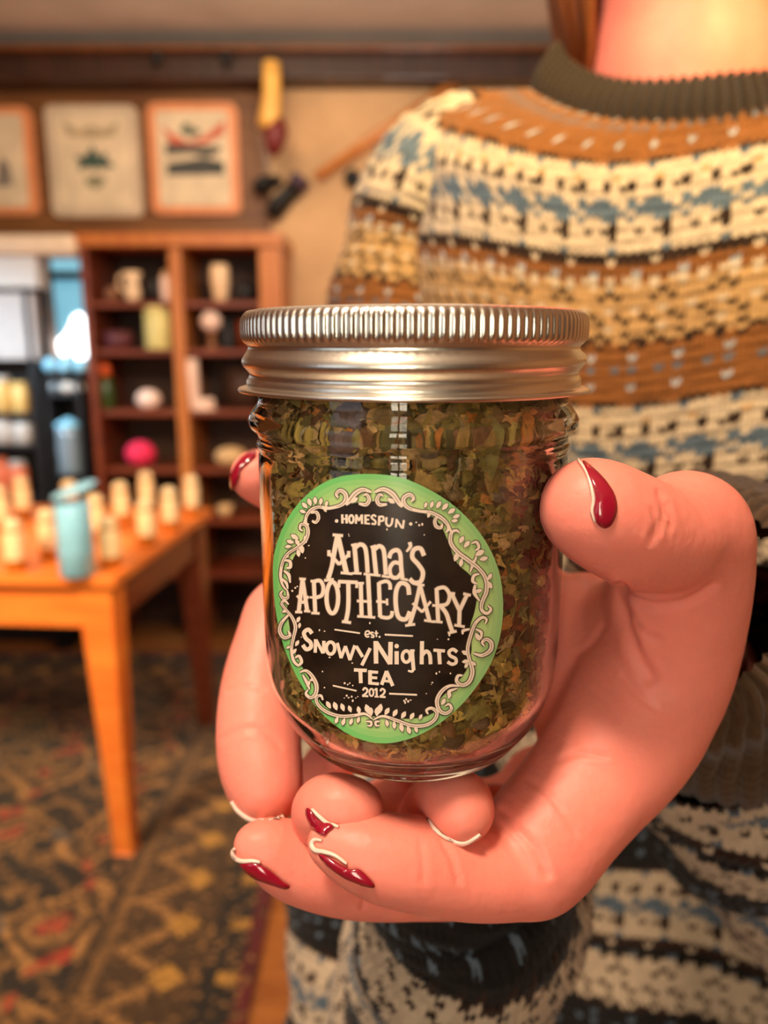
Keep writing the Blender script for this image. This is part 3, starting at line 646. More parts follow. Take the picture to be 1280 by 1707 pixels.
        mb.ball((d[0] * rr, d[1] * rr, z0 + 0.0915), r, col, 14, 10, sc=(1, 1, 0.85))
    mv = np.array(mb.v); nV = N * 15; f4 = []; cc = []
    for f, col in zip(mb.f, mb.c):
        if len(f) == 4: f4.append([i + nV for i in f]); cc.append(col)
    V = np.vstack([V.reshape(-1, 3), mv]); Fq = np.vstack([Fq, np.array(f4)]); C = np.vstack([C, np.array(cc)])
    m = mat('dried_herb', rough=0.75, attr=True, var=0.3, vscale=900, bump=0.0001, bscale=1500)
    o = mesh_np('loose_tea', V, Fq, m, None, C, True); o.location = JZ
    tag(o, 'dried green and brown herb tea leaves filling the glass jar', 'tea', None, 'stuff')

def cyl(px, py, off):
    """where the sight line through that photo pixel meets the jar side (radius 34.2 mm + off)"""
    R = 0.0342 + off; dx = (px - 640) / F; dy = (853.5 - py) / F
    d = np.array([dx, math.cos(TH) + dy * math.sin(TH), -math.sin(TH) + dy * math.cos(TH)])
    A = d[0] ** 2 + d[1] ** 2; B = -2 * (d[0] * JX + d[1] * JY); Cc = JX ** 2 + JY ** 2 - R * R
    disc = max(B * B - 4 * A * Cc, 0); t = (-B - math.sqrt(disc)) / (2 * A)
    return np.array([0, 0, HC]) + d * t
tea()

# ------------------------------------------------------------------ label
lab = None
def ZC2(x, y): return (430 + x / 2.977, 770 + y / 2.977)
def onjar(pts, off):
    out = []
    for x, y in pts:
        p = cyl(*ZC2(x, y), off); out.append((p[0] - JX, p[1] - JY, p[2] - JZ[2]))
    return out
def catmull(P, k=7, closed=False):
    P = [np.array(p, float) for p in P]; n = len(P); out = []
    if n < 3 and not closed: return P
    rng = range(n) if closed else range(n - 1)
    for i in rng:
        g = (lambda j: P[j % n]) if closed else (lambda j: P[min(max(j, 0), n - 1)])
        a, b, c, d = g(i - 1), g(i), g(i + 1), g(i + 2)
        for s in range(k):
            t = s / k; out.append(0.5 * ((2 * b) + (-a + c) * t + (2 * a - 5 * b + 4 * c - d) * t * t + (-a + 3 * b - 3 * c + d) * t ** 3))
    if not closed: out.append(P[-1])
    return out
def ribbon(mb, P, w, off, closed=False, ext=0.0):
    P = [np.array(p, float) for p in P]
    if len(P) == 2: 
        d = (P[1] - P[0]); L = np.linalg.norm(d); d = d / (L + 1e-9)
        k = max(2, int(L / 12)); P = [P[0] - d * ext + (P[1] - P[0] + 2 * d * ext) * i / k for i in range(k + 1)]
    n = len(P)
    ws = list(np.asarray(w) * 1.0) if hasattr(w, '__len__') else [w] * n
    if len(ws) != n: ws = np.interp(np.linspace(0, 1, n), np.linspace(0, 1, len(ws)), ws)
    A = []
    for i in range(n):
        if closed: t = P[(i + 1) % n] - P[i - 1]
        else: t = P[min(i + 1, n - 1)] - P[max(i - 1, 0)]
        t = t / (np.linalg.norm(t) + 1e-9); q = np.array([-t[1], t[0]]) * ws[i] / 2
        A.append(P[i] + q); A.append(P[i] - q)
    V = onjar(A, off); m = n if closed else n - 1
    mb.add(V, [(2 * i, 2 * i + 1, (2 * i + 3) % (2 * n), (2 * i + 2) % (2 * n)) for i in range(m)])
def ellipse(cx, cy, rx, ry, n=28): return [(cx + rx * math.cos(2 * math.pi * i / n), cy + ry * math.sin(2 * math.pi * i / n)) for i in range(n)]
def fill(mb, poly, off, rings=10):
    poly = [np.array(p, float) for p in poly]; c = sum(poly) / len(poly); n = len(poly); V = []; 
    for k in range(rings + 1):
        s = 1 - k / rings * 0.999
        V += [c + (p - c) * s for p in poly]
    V3 = onjar(V, off); f = [(k * n + i, k * n + (i + 1) % n, (k + 1) * n + (i + 1) % n, (k + 1) * n + i) for k in range(rings) for i in range(n)]
    mb.add(V3, f); return V
def label():
    global lab
    outline = [(75, 590), (78, 470), (105, 370), (150, 275), (220, 185), (310, 112), (410, 72), (520, 60), (630, 64), (730, 84), (840, 132), (950, 200), (1050, 290), (1130, 395), (1185, 510), (1210, 620), (1216, 740), (1200, 870), (1160, 990), (1095, 1100), (1010, 1205), (905, 1295), (790, 1360), (680, 1392), (590, 1395), (490, 1370), (400, 1320), (310, 1240), (235, 1140), (170, 1020), (120, 890), (88, 740)]
    O = catmull(outline, 4, True)
    mb = MB(); V = fill(mb, O, 0.00012, 24)
    cols = []; n = len(O)
    for k in range(24):
        for i in range(n):
            s = 1 - (k + 0.5) / 24; ang = i / n
            x = V[k * n + i][0]
            e = np.clip((1 - s) / 0.16, 0, 1); g = np.array([0.13, 0.55, 0.14]); p = np.array([0.50, 0.66, 0.24])
            rightness = np.clip((x - 400) / 900, 0, 1)
            g = g * (1 - rightness) + np.array([0.30, 0.50, 0.20]) * rightness
            cols.append(tuple(g * (1 - e) + p * e))
    mb.c = cols
    lab = mb.build('label', mat('label_paper', rough=0.28, attr=True, coat=0.3), jar, True, col=True)
    # black panel
    panel = [(240, 240), (330, 236), (430, 215), (560, 195), (700, 205), (800, 250), (870, 275), (915, 330), (945, 400), (985, 500), (1060, 570), (1085, 660), (1075, 740), (1050, 830), (1060, 930), (1030, 1040), (960, 1120), (900, 1180), (870, 1245), (760, 1275), (570, 1262), (400, 1250), (310, 1190), (270, 1100), (215, 1010), (180, 930), (160, 840), (145, 720), (155, 600), (165, 500), (215, 410), (245, 330)]
    mb = MB(); fill(mb, catmull(panel, 3, True), 0.00020, 14)
    mb.build('label_panel', mat('panel_ink', (0.022, 0.013, 0.008), 0.30, var=0.5, vscale=160, coat=0.3), lab, True)
    m_let = mat('letter_ink', (0.88, 0.70, 0.55), 0.4); m_sh = mat('letter_shade_ink', (0.22, 0.14, 0.10), 0.4)
    def word(name, strokes, shade=7, off=0.0):
        a = MB(); b = MB()
        for st in strokes:
            kind, wd, pts = st[0], st[1], st[2]; wd = list(np.array(wd) * 1.12) if hasattr(wd, '__len__') else wd * 1.12
            if kind == 'L':
                for p, q in zip(pts[:-1], pts[1:]):
                    ribbon(a, [p, q], wd + shade, 0.00026, ext=shade / 2); ribbon(b, [p, q], wd, 0.00032, ext=wd * 0.12)
            elif kind == 'C':
                P = catmull(pts); ribbon(a, P, (np.array(wd) + shade) if hasattr(wd, '__len__') else wd + shade, 0.00026); ribbon(b, P, wd, 0.00032)
            elif kind == 'E':
                P = ellipse(*pts); ribbon(a, P, wd + shade, 0.00026, True); ribbon(b, P, wd, 0.00032, True)
            elif kind == 'D':
                P = ellipse(pts[0], pts[1], wd / 2, wd / 2, 12); fill(b, P, 0.00032, 2)
        if a.v and shade: a.build(name + '_shade', m_sh, lab)
        b.build(name, m_let, lab)
    word('lettering_annas', [
        ('L', 22, [(396, 368), (438, 548)]), ('C', [22, 20, 18, 20], [(395, 368), (378, 450), (366, 520), (348, 580)]), ('L', 12, [(330, 588), (374, 584)]), ('L', 11, [(412, 550), (468, 556)]), ('L', 12, [(372, 362), (420, 366)]),
        ('L', 14, [(350, 450), (402, 508), (450, 460)]), ('L', 14, [(352, 440), (352, 466)]), ('L', 14, [(450, 444), (450, 472)]),
        ('L', 19, [(478, 412), (490, 548)]), ('C', 18, [(484, 425), (505, 410), (528, 420), (538, 460), (544, 550)]), ('L', 10, [(470, 552), (512, 554)]), ('L', 10, [(526, 556), (566, 560)]), ('L', 10, [(464, 414), (488, 408)]),
        ('L', 19, [(572, 420), (586, 556)]), ('C', 18, [(580, 433), (600, 418), (620, 430), (628, 470), (634, 560)]), ('L', 10, [(566, 560), (606, 564)]), ('L', 10, [(616, 566), (652, 572)]), ('L', 10, [(560, 424), (584, 416)]),
        ('C', 18, [(650, 478), (662, 448), (690, 438), (706, 460), (710, 520), (716, 575)]), ('C', 17, [(708, 505), (675, 500), (654, 530), (662, 568), (690, 574), (712, 550)]), ('L', 10, [(708, 578), (742, 586)]),
        ('C', [16, 15, 7], [(752, 398), (756, 420), (736, 446)]),
        ('C', 19, [(824, 466), (806, 430), (774, 436), (766, 474), (796, 510), (818, 548), (808, 592), (776, 600), (752, 580)])])
    word('lettering_apothecary', [
        ('L', 17, [(221, 582), (202, 742)]), ('L', 17, [(221, 582), (244, 738)]), ('L', 11, [(195, 664), (222, 700), (250, 668)]), ('L', 10, [(206, 580), (236, 582)]), ('L', 10, [(186, 745), (218, 746)]), ('L', 10, [(230, 740), (258, 742)]),
        ('L', 17, [(277, 592), (284, 748)]), ('C', 16, [(277, 594), (308, 590), (324, 622), (316, 662), (282, 674)]), ('L', 10, [(266, 750), (304, 752)]), ('L', 10, [(262, 592), (285, 590)]), ('L', 9, [(258, 672), (284, 674)]),
        ('E', 18, (369, 674, 29, 78)),
        ('L', 15, [(400, 594), (492, 598)]), ('L', 12, [(402, 594), (401, 622)]), ('L', 12, [(491, 598), (490, 624)]), ('C', 18, [(448, 598), (449, 680), (446, 740), (436, 790)]), ('L', 12, [(418, 792), (460, 798)]),
        ('L', 17, [(510, 604), (514, 762)]), ('L', 18, [(546, 560), (556, 766)]), ('L', 11, [(492, 690), (562, 694)]), ('L', 10, [(494, 766), (580, 772)]), ('L', 10, [(496, 602), (524, 602)]),
        ('L', 17, [(600, 600), (606, 768)]), ('C', 15, [(600, 602), (636, 592), (654, 606), (656, 634)]), ('L', 11, [(588, 692), (642, 696)]), ('C', 15, [(606, 768), (640, 774), (662, 764), (666, 740)]), ('L', 9, [(640, 680), (641, 710)]),
        ('C', 19, [(750, 660), (742, 614), (708, 602), (686, 640), (684, 712), (698, 770), (734, 780), (754, 742)]),
        ('L', 17, [(804, 612), (780, 720), (752, 808)]), ('L', 17, [(804, 612), (850, 786)]), ('L', 11, [(768, 702), (814, 744), (856, 694)]), ('L', 10, [(784, 608), (824, 612)]), ('L', 11, [(732, 812), (778, 806)]), ('L', 10, [(826, 786), (874, 794)]),
        ('L', 17, [(886, 628), (894, 790)]), ('C', 16, [(886, 630), (926, 624), (950, 660), (938, 704), (896, 714)]), ('C', 18, [(906, 714), (934, 752), (950, 800), (964, 842)]), ('L', 11, [(944, 850), (984, 840)]), ('L', 10, [(872, 792), (914, 796)]), ('L', 10, [(866, 712), (896, 714)]),
        ('L', 17, [(960, 652), (1000, 738), (998, 808)]), ('L', 17, [(1038, 658), (1000, 738)]), ('L', 11, [(942, 650), (976, 654)]), ('L', 11, [(1020, 654), (1054, 662)]), ('L', 11, [(976, 810), (1024, 818)])])
    word('lettering_est', [('C', 7, [(535, 858), (552, 852), (550, 840), (536, 842), (532, 858), (540, 868), (552, 866)]), ('C', 7, [(574, 848), (562, 846), (562, 856), (574, 862), (572, 870), (560, 869)]), ('L', 7, [(586, 838), (588, 868)]), ('L', 6, [(578, 850), (596, 850)]), ('D', 9, (603, 868)),
        ('L', 7, [(380, 832), (505, 850)]), ('L', 8, [(630, 857), (768, 864)])], 0)
    word('lettering_snowy_nights', [
        ('C', 18, [(268, 852), (250, 832), (228, 848), (238, 876), (260, 896), (262, 920), (240, 930), (222, 908)]),
        ('L', 15, [(284, 945), (286, 882)]), ('L', 14, [(288, 884), (322, 948)]), ('L', 15, [(324, 948), (327, 890)]),
        ('E', 15, (360, 924, 21, 30)),
        ('L', 14, [(394, 900), (412, 972), (434, 916), (456, 982), (480, 912)]),
        ('L', 15, [(488, 916), (518, 966)]), ('L', 15, [(556, 926), (516, 1008)]),
        ('L', 20, [(586, 998), (584, 892)]), ('L', 19, [(588, 898), (654, 1000)]), ('L', 20, [(656, 1002), (658, 896)]),
        ('L', 19, [(688, 942), (688, 1002)]), ('D', 20, (688, 914)),
        ('E', 15, (736, 966, 20, 28)), ('L', 17, [(764, 936), (772, 1032)]), ('L', 11, [(756, 936), (776, 936)]), ('C', [13, 11, 8], [(772, 1026), (764, 1040), (744, 1036)]),
        ('L', 18, [(814, 892), (812, 1002)]), ('C', 17, [(814, 960), (834, 940), (852, 956), (856, 1004)]),
        ('L', 14, [(872, 934), (926, 938)]), ('L', 17, [(898, 936), (902, 1002)]),
        ('C', 15, [(988, 944), (968, 930), (948, 942), (954, 962), (980, 976), (982, 996), (962, 1004), (940, 992)])], 0)
    word('lettering_tea', [('L', 15, [(478, 1032), (538, 1035)]), ('L', 17, [(508, 1034), (510, 1096)]), ('L', 17, [(556, 1036), (556, 1102)]), ('L', 13, [(556, 1042), (594, 1044)]), ('L', 12, [(556, 1070), (590, 1072)]), ('L', 13, [(556, 1098), (598, 1102)]),
        ('L', 16, [(638, 1040), (614, 1104)]), ('L', 16, [(638, 1040), (668, 1110)]), ('L', 11, [(622, 1086), (658, 1090)])], 0)
    word('lettering_year', [('C', 9, [(520, 1134), (530, 1122), (543, 1132), (536, 1148), (518, 1161)]), ('L', 9, [(518, 1161), (546, 1163)]), ('E', 8, (563, 1144, 10, 18)), ('L', 9, [(588, 1124), (589, 1164)]), ('L', 7, [(578, 1132), (588, 1124)]), ('L', 7, [(579, 1165), (599, 1166)]),
        ('C', 9, [(606, 1138), (616, 1126), (629, 1136), (622, 1152), (605, 1165)]), ('L', 9, [(605, 1165), (632, 1167)]), ('L', 7, [(372, 1110), (488, 1136)]), ('L', 8, [(652, 1150), (788, 1156)])], 0)
    word('lettering_homespun', [('L', 11, [(418, 262), (419, 304)]), ('L', 11, [(439, 262), (440, 304)]), ('L', 8, [(419, 283), (439, 283)]), ('E', 10, (463, 284, 11, 19)), ('L', 10, [(486, 306), (488, 262)]), ('L', 9, [(488, 264), (501, 292), (514, 264)]), ('L', 10, [(515, 262), (516, 307)]),
        ('L', 11, [(533, 263), (533, 308)]), ('L', 8, [(533, 266), (554, 266)]), ('L', 8, [(533, 286), (550, 287)]), ('L', 8, [(533, 305), (555, 307)]), ('C', 9, [(586, 272), (574, 264), (563, 276), (582, 294), (580, 308), (563, 306)]),
        ('L', 11, [(602, 270), (600, 314)]), ('C', 9, [(602, 272), (620, 272), (622, 290), (601, 294)]), ('C', 10, [(638, 274), (636, 304), (648, 318), (662, 308), (668, 278)]), ('L', 10, [(684, 324), (688, 284)]), ('L', 9, [(688, 286), (714, 328)]), ('L', 10, [(718, 330), (724, 290)]),
        ('D', 16, (390, 293)), ('D', 15, (758, 308)), ('D', 10, (800, 314))], 0)
    sp = MB(); rs = random.Random(3)
    for (x, y) in [(825, 362), (235, 477), (252, 415), (450, 360), (452, 368), (170, 640), (185, 625), (195, 618), (555, 800), (305, 835), (330, 840), (200, 790), (890, 880), (945, 880), (950, 860), (885, 1050), (900, 1042), (955, 1050), (865, 1095), (860, 1104), (430, 1098), (445, 1105), (455, 1098), (470, 1110), (725, 1185), (735, 1178), (745, 1188), (757, 1182), (730, 1194), (440, 1160), (450, 1170), (465, 1165), (428, 1172), (470, 1185), (485, 1172), (495, 1165), (320, 1040), (355, 970), (468, 998), (785, 300), (815, 310), (640, 335), (215, 870), (205, 815), (835, 1150), (330, 1120)]:
        r = rs.uniform(2.5, 5.5); fill(sp, ellipse(x, y, r, r * rs.uniform(.7, 1.4), 8), 0.0003, 2)
    sp.build('splatter_dots', m_let, lab)
    # ornament
    sc = [([(562, 150), (520, 138), (482, 158), (450, 198), (436, 214)], [8, 17, 20, 17, 8]), ([(500, 206), (535, 212), (552, 188), (540, 162), (522, 166)], [9, 15, 15, 11, 6]),
      ([(578, 150), (622, 136), (668, 160), (700, 204), (716, 224)], [8, 17, 20, 17, 8]), ([(640, 210), (604, 212), (590, 188), (604, 162), (622, 170)], [9, 15, 15, 11, 6]),
      ([(398, 176), (388, 160), (408, 142), (434, 160), (434, 192), (408, 216), (350, 230), (300, 226)], [8, 12, 15, 17, 17, 14, 12, 6]),
      ([(760, 196), (772, 180), (752, 162), (724, 178), (724, 206), (750, 230), (800, 244), (850, 252)], [8, 12, 15, 17, 17, 14, 12, 6]),
      ([(352, 226), (300, 224), (262, 240), (238, 276), (240, 320)], [6, 12, 14, 12, 8]), ([(262, 252), (290, 250), (300, 278), (286, 300), (268, 292)], [8, 13, 14, 12, 8]), ([(240, 280), (232, 300), (252, 312)], [9, 12, 7]),
      ([(800, 244), (860, 252), (912, 280), (940, 310), (958, 346)], [8, 14, 16, 14, 8]), ([(900, 262), (878, 290), (884, 320), (908, 326), (914, 306)], [8, 13, 14, 12, 8]), ([(936, 300), (946, 330), (932, 350)], [9, 14, 7]),
      ([(222, 342), (208, 332), (214, 310), (240, 316), (248, 350), (234, 392), (190, 428), (148, 456), (122, 500), (112, 560), (122, 610), (146, 640)], [6, 9, 11, 13, 15, 14, 12, 12, 12, 12, 9, 5]),
      ([(146, 640), (148, 672), (126, 676), (112, 656), (122, 640)], [6, 12, 13, 11, 6]), ([(132, 488), (158, 494), (160, 522), (142, 526)], [7, 13, 13, 7]), ([(128, 540), (152, 560), (160, 600)], [8, 14, 6]), ([(118, 580), (140, 600), (148, 630)], [8, 12, 5]),
      ([(152, 708), (132, 688), (118, 704), (136, 730), (168, 770), (186, 818), (176, 872), (166, 930), (176, 985), (200, 1012)], [6, 10, 11, 10, 12, 14, 12, 11, 12, 9]), ([(150, 760), (116, 800), (108, 842), (130, 872), (158, 862), (150, 838)], [8, 13, 14, 14, 12, 7]), ([(200, 1012), (216, 992), (204, 964), (184, 972)], [9, 13, 12, 6]),
      ([(208, 1044), (238, 1036), (268, 1062), (290, 1108), (286, 1150), (262, 1170), (238, 1152), (248, 1130)], [6, 11, 14, 16, 15, 13, 11, 6]), ([(222, 1058), (240, 1090), (256, 1128)], [6, 13, 6]),
      ([(322, 1182), (312, 1160), (290, 1168), (296, 1202), (340, 1240), (410, 1262), (480, 1258), (530, 1250), (568, 1276)], [6, 10, 11, 12, 13, 13, 12, 10, 5]),
      ([(572, 1280), (620, 1262), (690, 1284), (760, 1308), (826, 1308), (872, 1284), (888, 1246), (862, 1222), (836, 1232), (844, 1252)], [5, 10, 13, 14, 14, 14, 14, 12, 10, 6]),
      ([(536, 1288), (560, 1290), (560, 1308), (542, 1308)], [6, 10, 9, 5]), ([(604, 1288), (584, 1290), (586, 1308), (602, 1308)], [6, 10, 9, 5]),
      ([(1000, 1112), (950, 1112), (910, 1140), (888, 1186), (900, 1232), (932, 1248), (960, 1226), (948, 1202), (928, 1212)], [6, 12, 15, 16, 15, 14, 12, 10, 5]), ([(988, 1124), (948, 1140), (946, 1168)], [6, 13, 6]),
      ([(1016, 1060), (992, 1062), (986, 1090), (1014, 1108), (1048, 1090), (1064, 1040), (1050, 985), (1040, 930), (1054, 866), (1078, 802), (1112, 772), (1134, 782), (1128, 802)], [6, 12, 14, 15, 17, 17, 14, 14, 14, 13, 12, 10, 6]),
      ([(1070, 950), (1112, 960), (1152, 936), (1158, 900), (1134, 880), (1112, 896), (1124, 914)], [7, 14, 17, 17, 14, 11, 6]), ([(1080, 830), (1108, 846), (1106, 880)], [6, 13, 6]), ([(1050, 830), (1018, 838), (1016, 856)], [8, 13, 5]),
      ([(1000, 352), (984, 340), (960, 352), (956, 400), (990, 448), (1040, 486), (1096, 530), (1130, 580), (1134, 640), (1112, 696), (1110, 734), (1136, 752), (1156, 732), (1140, 712)], [6, 11, 13, 16, 17, 17, 15, 16, 17, 15, 13, 13, 12, 6]),
      ([(1098, 556), (1072, 564), (1066, 592), (1086, 604)], [7, 13, 13, 7]), ([(1078, 610), (1074, 650), (1100, 690)], [9, 16, 6]), ([(1060, 404), (1084, 398), (1096, 424), (1078, 440)], [7, 12, 12, 6]), ([(1084, 470), (1062, 520), (1052, 548)], [9, 12, 5])]
    leaves = [(478, 190, -35, 34), (660, 192, 35, 34), (340, 208, -75, 24), (312, 196, -80, 28), (284, 192, -95, 30), (256, 200, -110, 32), (232, 216, -135, 30), (222, 246, -160, 26), (332, 236, 60, 22),
      (832, 214, -70, 24), (862, 212, -70, 28), (896, 212, -60, 32), (928, 222, -50, 34), (960, 244, -35, 34), (984, 270, -20, 30), (848, 262, 110, 24), (975, 292, -10, 26),
      (182, 372, -150, 34), (160, 396, -165, 30), (150, 420, 175, 26), (196, 400, -120, 30), (216, 430, 75, 38), (200, 452, 80, 30), (236, 384, -100, 30), (140, 470, 170, 22),
      (1010, 386, -60, 32), (1036, 408, -50, 34), (1100, 452, -30, 40), (1120, 480, -15, 34), (984, 470, 110, 38), (1008, 500, 100, 32), (1150, 570, -60, 30), (1150, 610, 60, 34), (1096, 640, 160, 30), (1064, 500, 120, 24),
      (200, 782, -60, 26), (206, 812, -80, 22), (194, 900, -60, 26), (180, 940, 130, 26), (150, 920, 150, 18), (134, 740, 160, 24), (250, 1100, 120, 26), (268, 1080, -30, 22),
      (350, 1206, -120, 32), (384, 1212, -110, 34), (420, 1218, -110, 32), (456, 1226, -110, 28), (500, 1232, -100, 30), (390, 1282, 110, 28), (424, 1290, 110, 30), (462, 1288, 110, 28), (498, 1280, 105, 26),
      (544, 1228, -110, 40), (560, 1240, -90, 34), (604, 1226, -75, 40), (590, 1240, -90, 34), (640, 1238, -60, 32), (680, 1246, -60, 32), (722, 1256, -60, 32), (764, 1262, -60, 30), (806, 1266, -60, 24),
      (640, 1296, 80, 28), (676, 1306, 85, 30), (712, 1318, 75, 34), (748, 1330, 70, 32), (784, 1328, 65, 26), (1028, 948, -150, 30), (1030, 990, 170, 28), (1034, 1010, 120, 24), (1070, 1000, 40, 24), (1090, 868, 60, 34), (920, 1190, -60, 30), (950, 1160, -70, 26)]
    a = MB(); b = MB()
    def leaf(mbx, x, y, ang, L, wd, off):
        an = math.radians(ang); d = np.array([math.cos(an), math.sin(an)]); q = np.array([-d[1], d[0]])
        c = np.array([x, y]); P = []
        for t, s in ((-.5, .1), (-.3, .6), (0, 1), (.25, .8), (.5, .12)): P.append(c + d * t * L + q * s * wd / 2)
        for t, s in ((.5, -.12), (.25, -.8), (0, -1), (-.3, -.6), (-.5, -.1)): P.append(c + d * t * L + q * s * wd / 2)
        fill(mbx, P, off, 3)
    for pts, ws in sc:
        P = catmull(pts, 6); wi = 1.35 * np.interp(np.linspace(0, 1, len(P)), np.linspace(0, 1, len(ws)), ws)
        ribbon(a, P, wi + 7, 0.00026); ribbon(b, P, wi * 0.92, 0.00032)
    for x, y, an, L in leaves:
        L *= 1.3; leaf(a, x, y, an, L + 7, L * .55 + 6, 0.00027); leaf(b, x, y, an, L, L * .55, 0.00033)
    # vein lines on the scrolls
    v = MB()
    for pts, ws in sc:
        if len(pts) >= 5: 
            P = catmull(pts, 6); k = len(P); ribbon(v, P[k // 6: k - k // 4], 2.6, 0.00037)
    a.build('ornament_outline', mat('ornament_line_ink', (0.05, 0.03, 0.02), 0.4), lab); b.build('ornament', m_let, lab); v.build('ornament_vein', m_sh, lab)
label()

# ================================================================== PERSON
person = thing('person', 'person in patterned knit sweater holding the tea jar, dark red nails', 'person', (0.20, 0.55, 0.0))
PO = np.array([0.20, 0.55, 0.0])

def smin(a, b, k):
    h = np.clip(0.5 + 0.5 * (b - a) / k, 0, 1); return b * (1 - h) + a * h - k * h * (1 - h)
class Field:
    def __init__(s, lo, hi, vox):
        s.lo = np.array(lo); s.vox = vox; s.n = np.ceil((np.array(hi) - s.lo) / vox).astype(int) + 1
        s.S = np.full(s.n, 0.03, np.float32)
    def chain(s, S, pts, rad, k, margin=0.014):
        pts = [np.asarray(p) for p in pts]
        for a, b, ra, rb in zip(pts[:-1], pts[1:], rad[:-1], rad[1:]):
            m = max(ra, rb) + margin
            i0 = np.clip(((np.minimum(a, b) - m - s.lo) / s.vox).astype(int), 0, s.n - 1); i1 = np.clip(((np.maximum(a, b) + m - s.lo) / s.vox).astype(int) + 2, 1, s.n)
            g = np.meshgrid(*[s.lo[d] + s.vox * np.arange(i0[d], i1[d]) for d in range(3)], indexing='ij')
            ab = b - a; L2 = float(ab @ ab) + 1e-12
            t = np.clip(sum((g[d] - a[d]) * ab[d] for d in range(3)) / L2, 0, 1)
            dd = np.sqrt(sum((g[d] - a[d] - t * ab[d]) ** 2 for d in range(3))) - (ra + (rb - ra) * t)
            sl = tuple(slice(i0[d], i1[d]) for d in range(3)); S[sl] = smin(S[sl], dd.astype(np.float32), k)
    def nets(s):
        S = s.S; I = S < 0; n = S.shape
        c = [(i, j, k) for i in (0, 1) for j in (0, 1) for k in (0, 1)]
        def sh(A, o): return A[o[0]:n[0] - 1 + o[0], o[1]:n[1] - 1 + o[1], o[2]:n[2] - 1 + o[2]]
        cnt = sum(sh(I, o).astype(np.int8) for o in c); act = (cnt > 0) & (cnt < 8)
        ids = np.argwhere(act); idx = -np.ones(act.shape, np.int64); idx[act] = np.arange(len(ids))
        vals = {o: S[ids[:, 0] + o[0], ids[:, 1] + o[1], ids[:, 2] + o[2]] for o in c}
        acc = np.zeros((len(ids), 3)); w = np.zeros(len(ids))
        for o in c:
            for d in range(3):
                if o[d] == 0:
                    p = list(o); p[d] = 1; p = tuple(p); a, b = vals[o], vals[p]; cr = (a < 0) != (b < 0)
                    t = np.where(cr, a / np.where(cr, a - b, 1), 0)
                    q = np.array(o, float)[None].repeat(len(ids), 0); q[:, d] = t
                    acc[cr] += q[cr]; w[cr] += 1
        V = s.lo + s.vox * (ids + acc / w[:, None]); Fs = []
        for d in range(3):
            e1, e2 = [(1, 2), (2, 0), (0, 1)][d]
            sl0 = [slice(1, m - 1) for m in n]; sl1 = list(sl0); sl0[d] = slice(0, n[d] - 1); sl1[d] = slice(1, n[d])
            A = I[tuple(sl0)]; B = I[tuple(sl1)]; off = np.array([1, 1, 1]); off[d] = 0
            for flip, msk in ((False, A & ~B), (True, ~A & B)):
                p = np.argwhere(msk) + off
                def cell(da, db):
                    q = p.copy(); q[:, e1] -= da; q[:, e2] -= db; return idx[q[:, 0], q[:, 1], q[:, 2]]
                q = np.stack([cell(1, 1), cell(0, 1), cell(0, 0), cell(1, 0)], -1)
                Fs.append(q[:, ::-1] if flip else q)
        Fq = np.concatenate(Fs); Fq = Fq[(Fq >= 0).all(1)]
        return V, Fq
def relax(V, Fq, it):
    e = np.concatenate([Fq[:, [0, 1]], Fq[:, [1, 2]], Fq[:, [2, 3]], Fq[:, [3, 0]]])
    e = np.concatenate([e, e[:, ::-1]]); deg = np.bincount(e[:, 0], minlength=len(V))[:, None]
    for k in range(it):
        s_ = np.stack([np.bincount(e[:, 0], V[e[:, 1], d], minlength=len(V)) for d in range(3)], -1) / np.maximum(deg, 1)
        V = V + (s_ - V) * (0.55 if k % 2 == 0 else -0.5)
    return V
def vnormals(V, Fq):
    n = np.cross(V[Fq[:, 2]] - V[Fq[:, 0]], V[Fq[:, 3]] - V[Fq[:, 1]]); N = np.zeros_like(V)
    for i in range(4):
        for d in range(3): N[:, d] += np.bincount(Fq[:, i], n[:, d], minlength=len(V))
    return N / np.maximum(np.linalg.norm(N, axis=1)[:, None], 1e-12)
def PR(ch):
    P = [W(a, b, y) for a, b, y, r in ch]; R = [PX(c[3], p) for c, p in zip(ch, P)]; return P, R
def sm(ch, k=3):
    A = catmull([np.array(c, float) for c in ch], k); return [tuple(a) for a in A]

# ---- chains: photo pixel, distance from camera plane, half thickness in pixels
THUMB = [(980, 846, .1475, 77), (1000, 856, .148, 84), (1045, 880, .151, 89), (1095, 898, .156, 86), (1136, 882, .163, 86), (1145, 886, .168, 88)]
THENAR = [(1145, 886, .168, 88), (1140, 950, .172, 86), (1130, 1040, .177, 86), (1098, 1140, .180, 90), (1046, 1222, .176, 88)]
HYPO = [(1060, 1120, .190, 80), (1043, 1220, .176, 90), (980, 1306, .168, 84), (908, 1394, .160, 79), (876, 1440, .156, 76)]
INNER = [(1050, 1100, .195, 85), (985, 1050, .208, 84), (985, 1130, .203, 88), (985, 1220, .190, 84)]
WEB = [(1110, 960, .176, 62), (1075, 1010, .186, 60), (1040, 1060, .195, 70)]
PINKY = [(908, 1394, .160, 79), (876, 1440, .156, 76), (820, 1454, .152, 71), (760, 1452, .149, 70), (700, 1440, .147, 71), (640, 1430, .146, 66), (590, 1416, .146, 54), (556, 1406, .146, 36), (546, 1404, .146, 26)]
RING = [(985, 1300, .190, 70), (900, 1414, .178, 66), (800, 1456, .170, 64), (690, 1462, .166, 63), (610, 1461, .163, 63), (545, 1449, .160, 64), (485, 1432, .158, 58), (445, 1412, .156, 42), (420, 1408, .155, 27)]
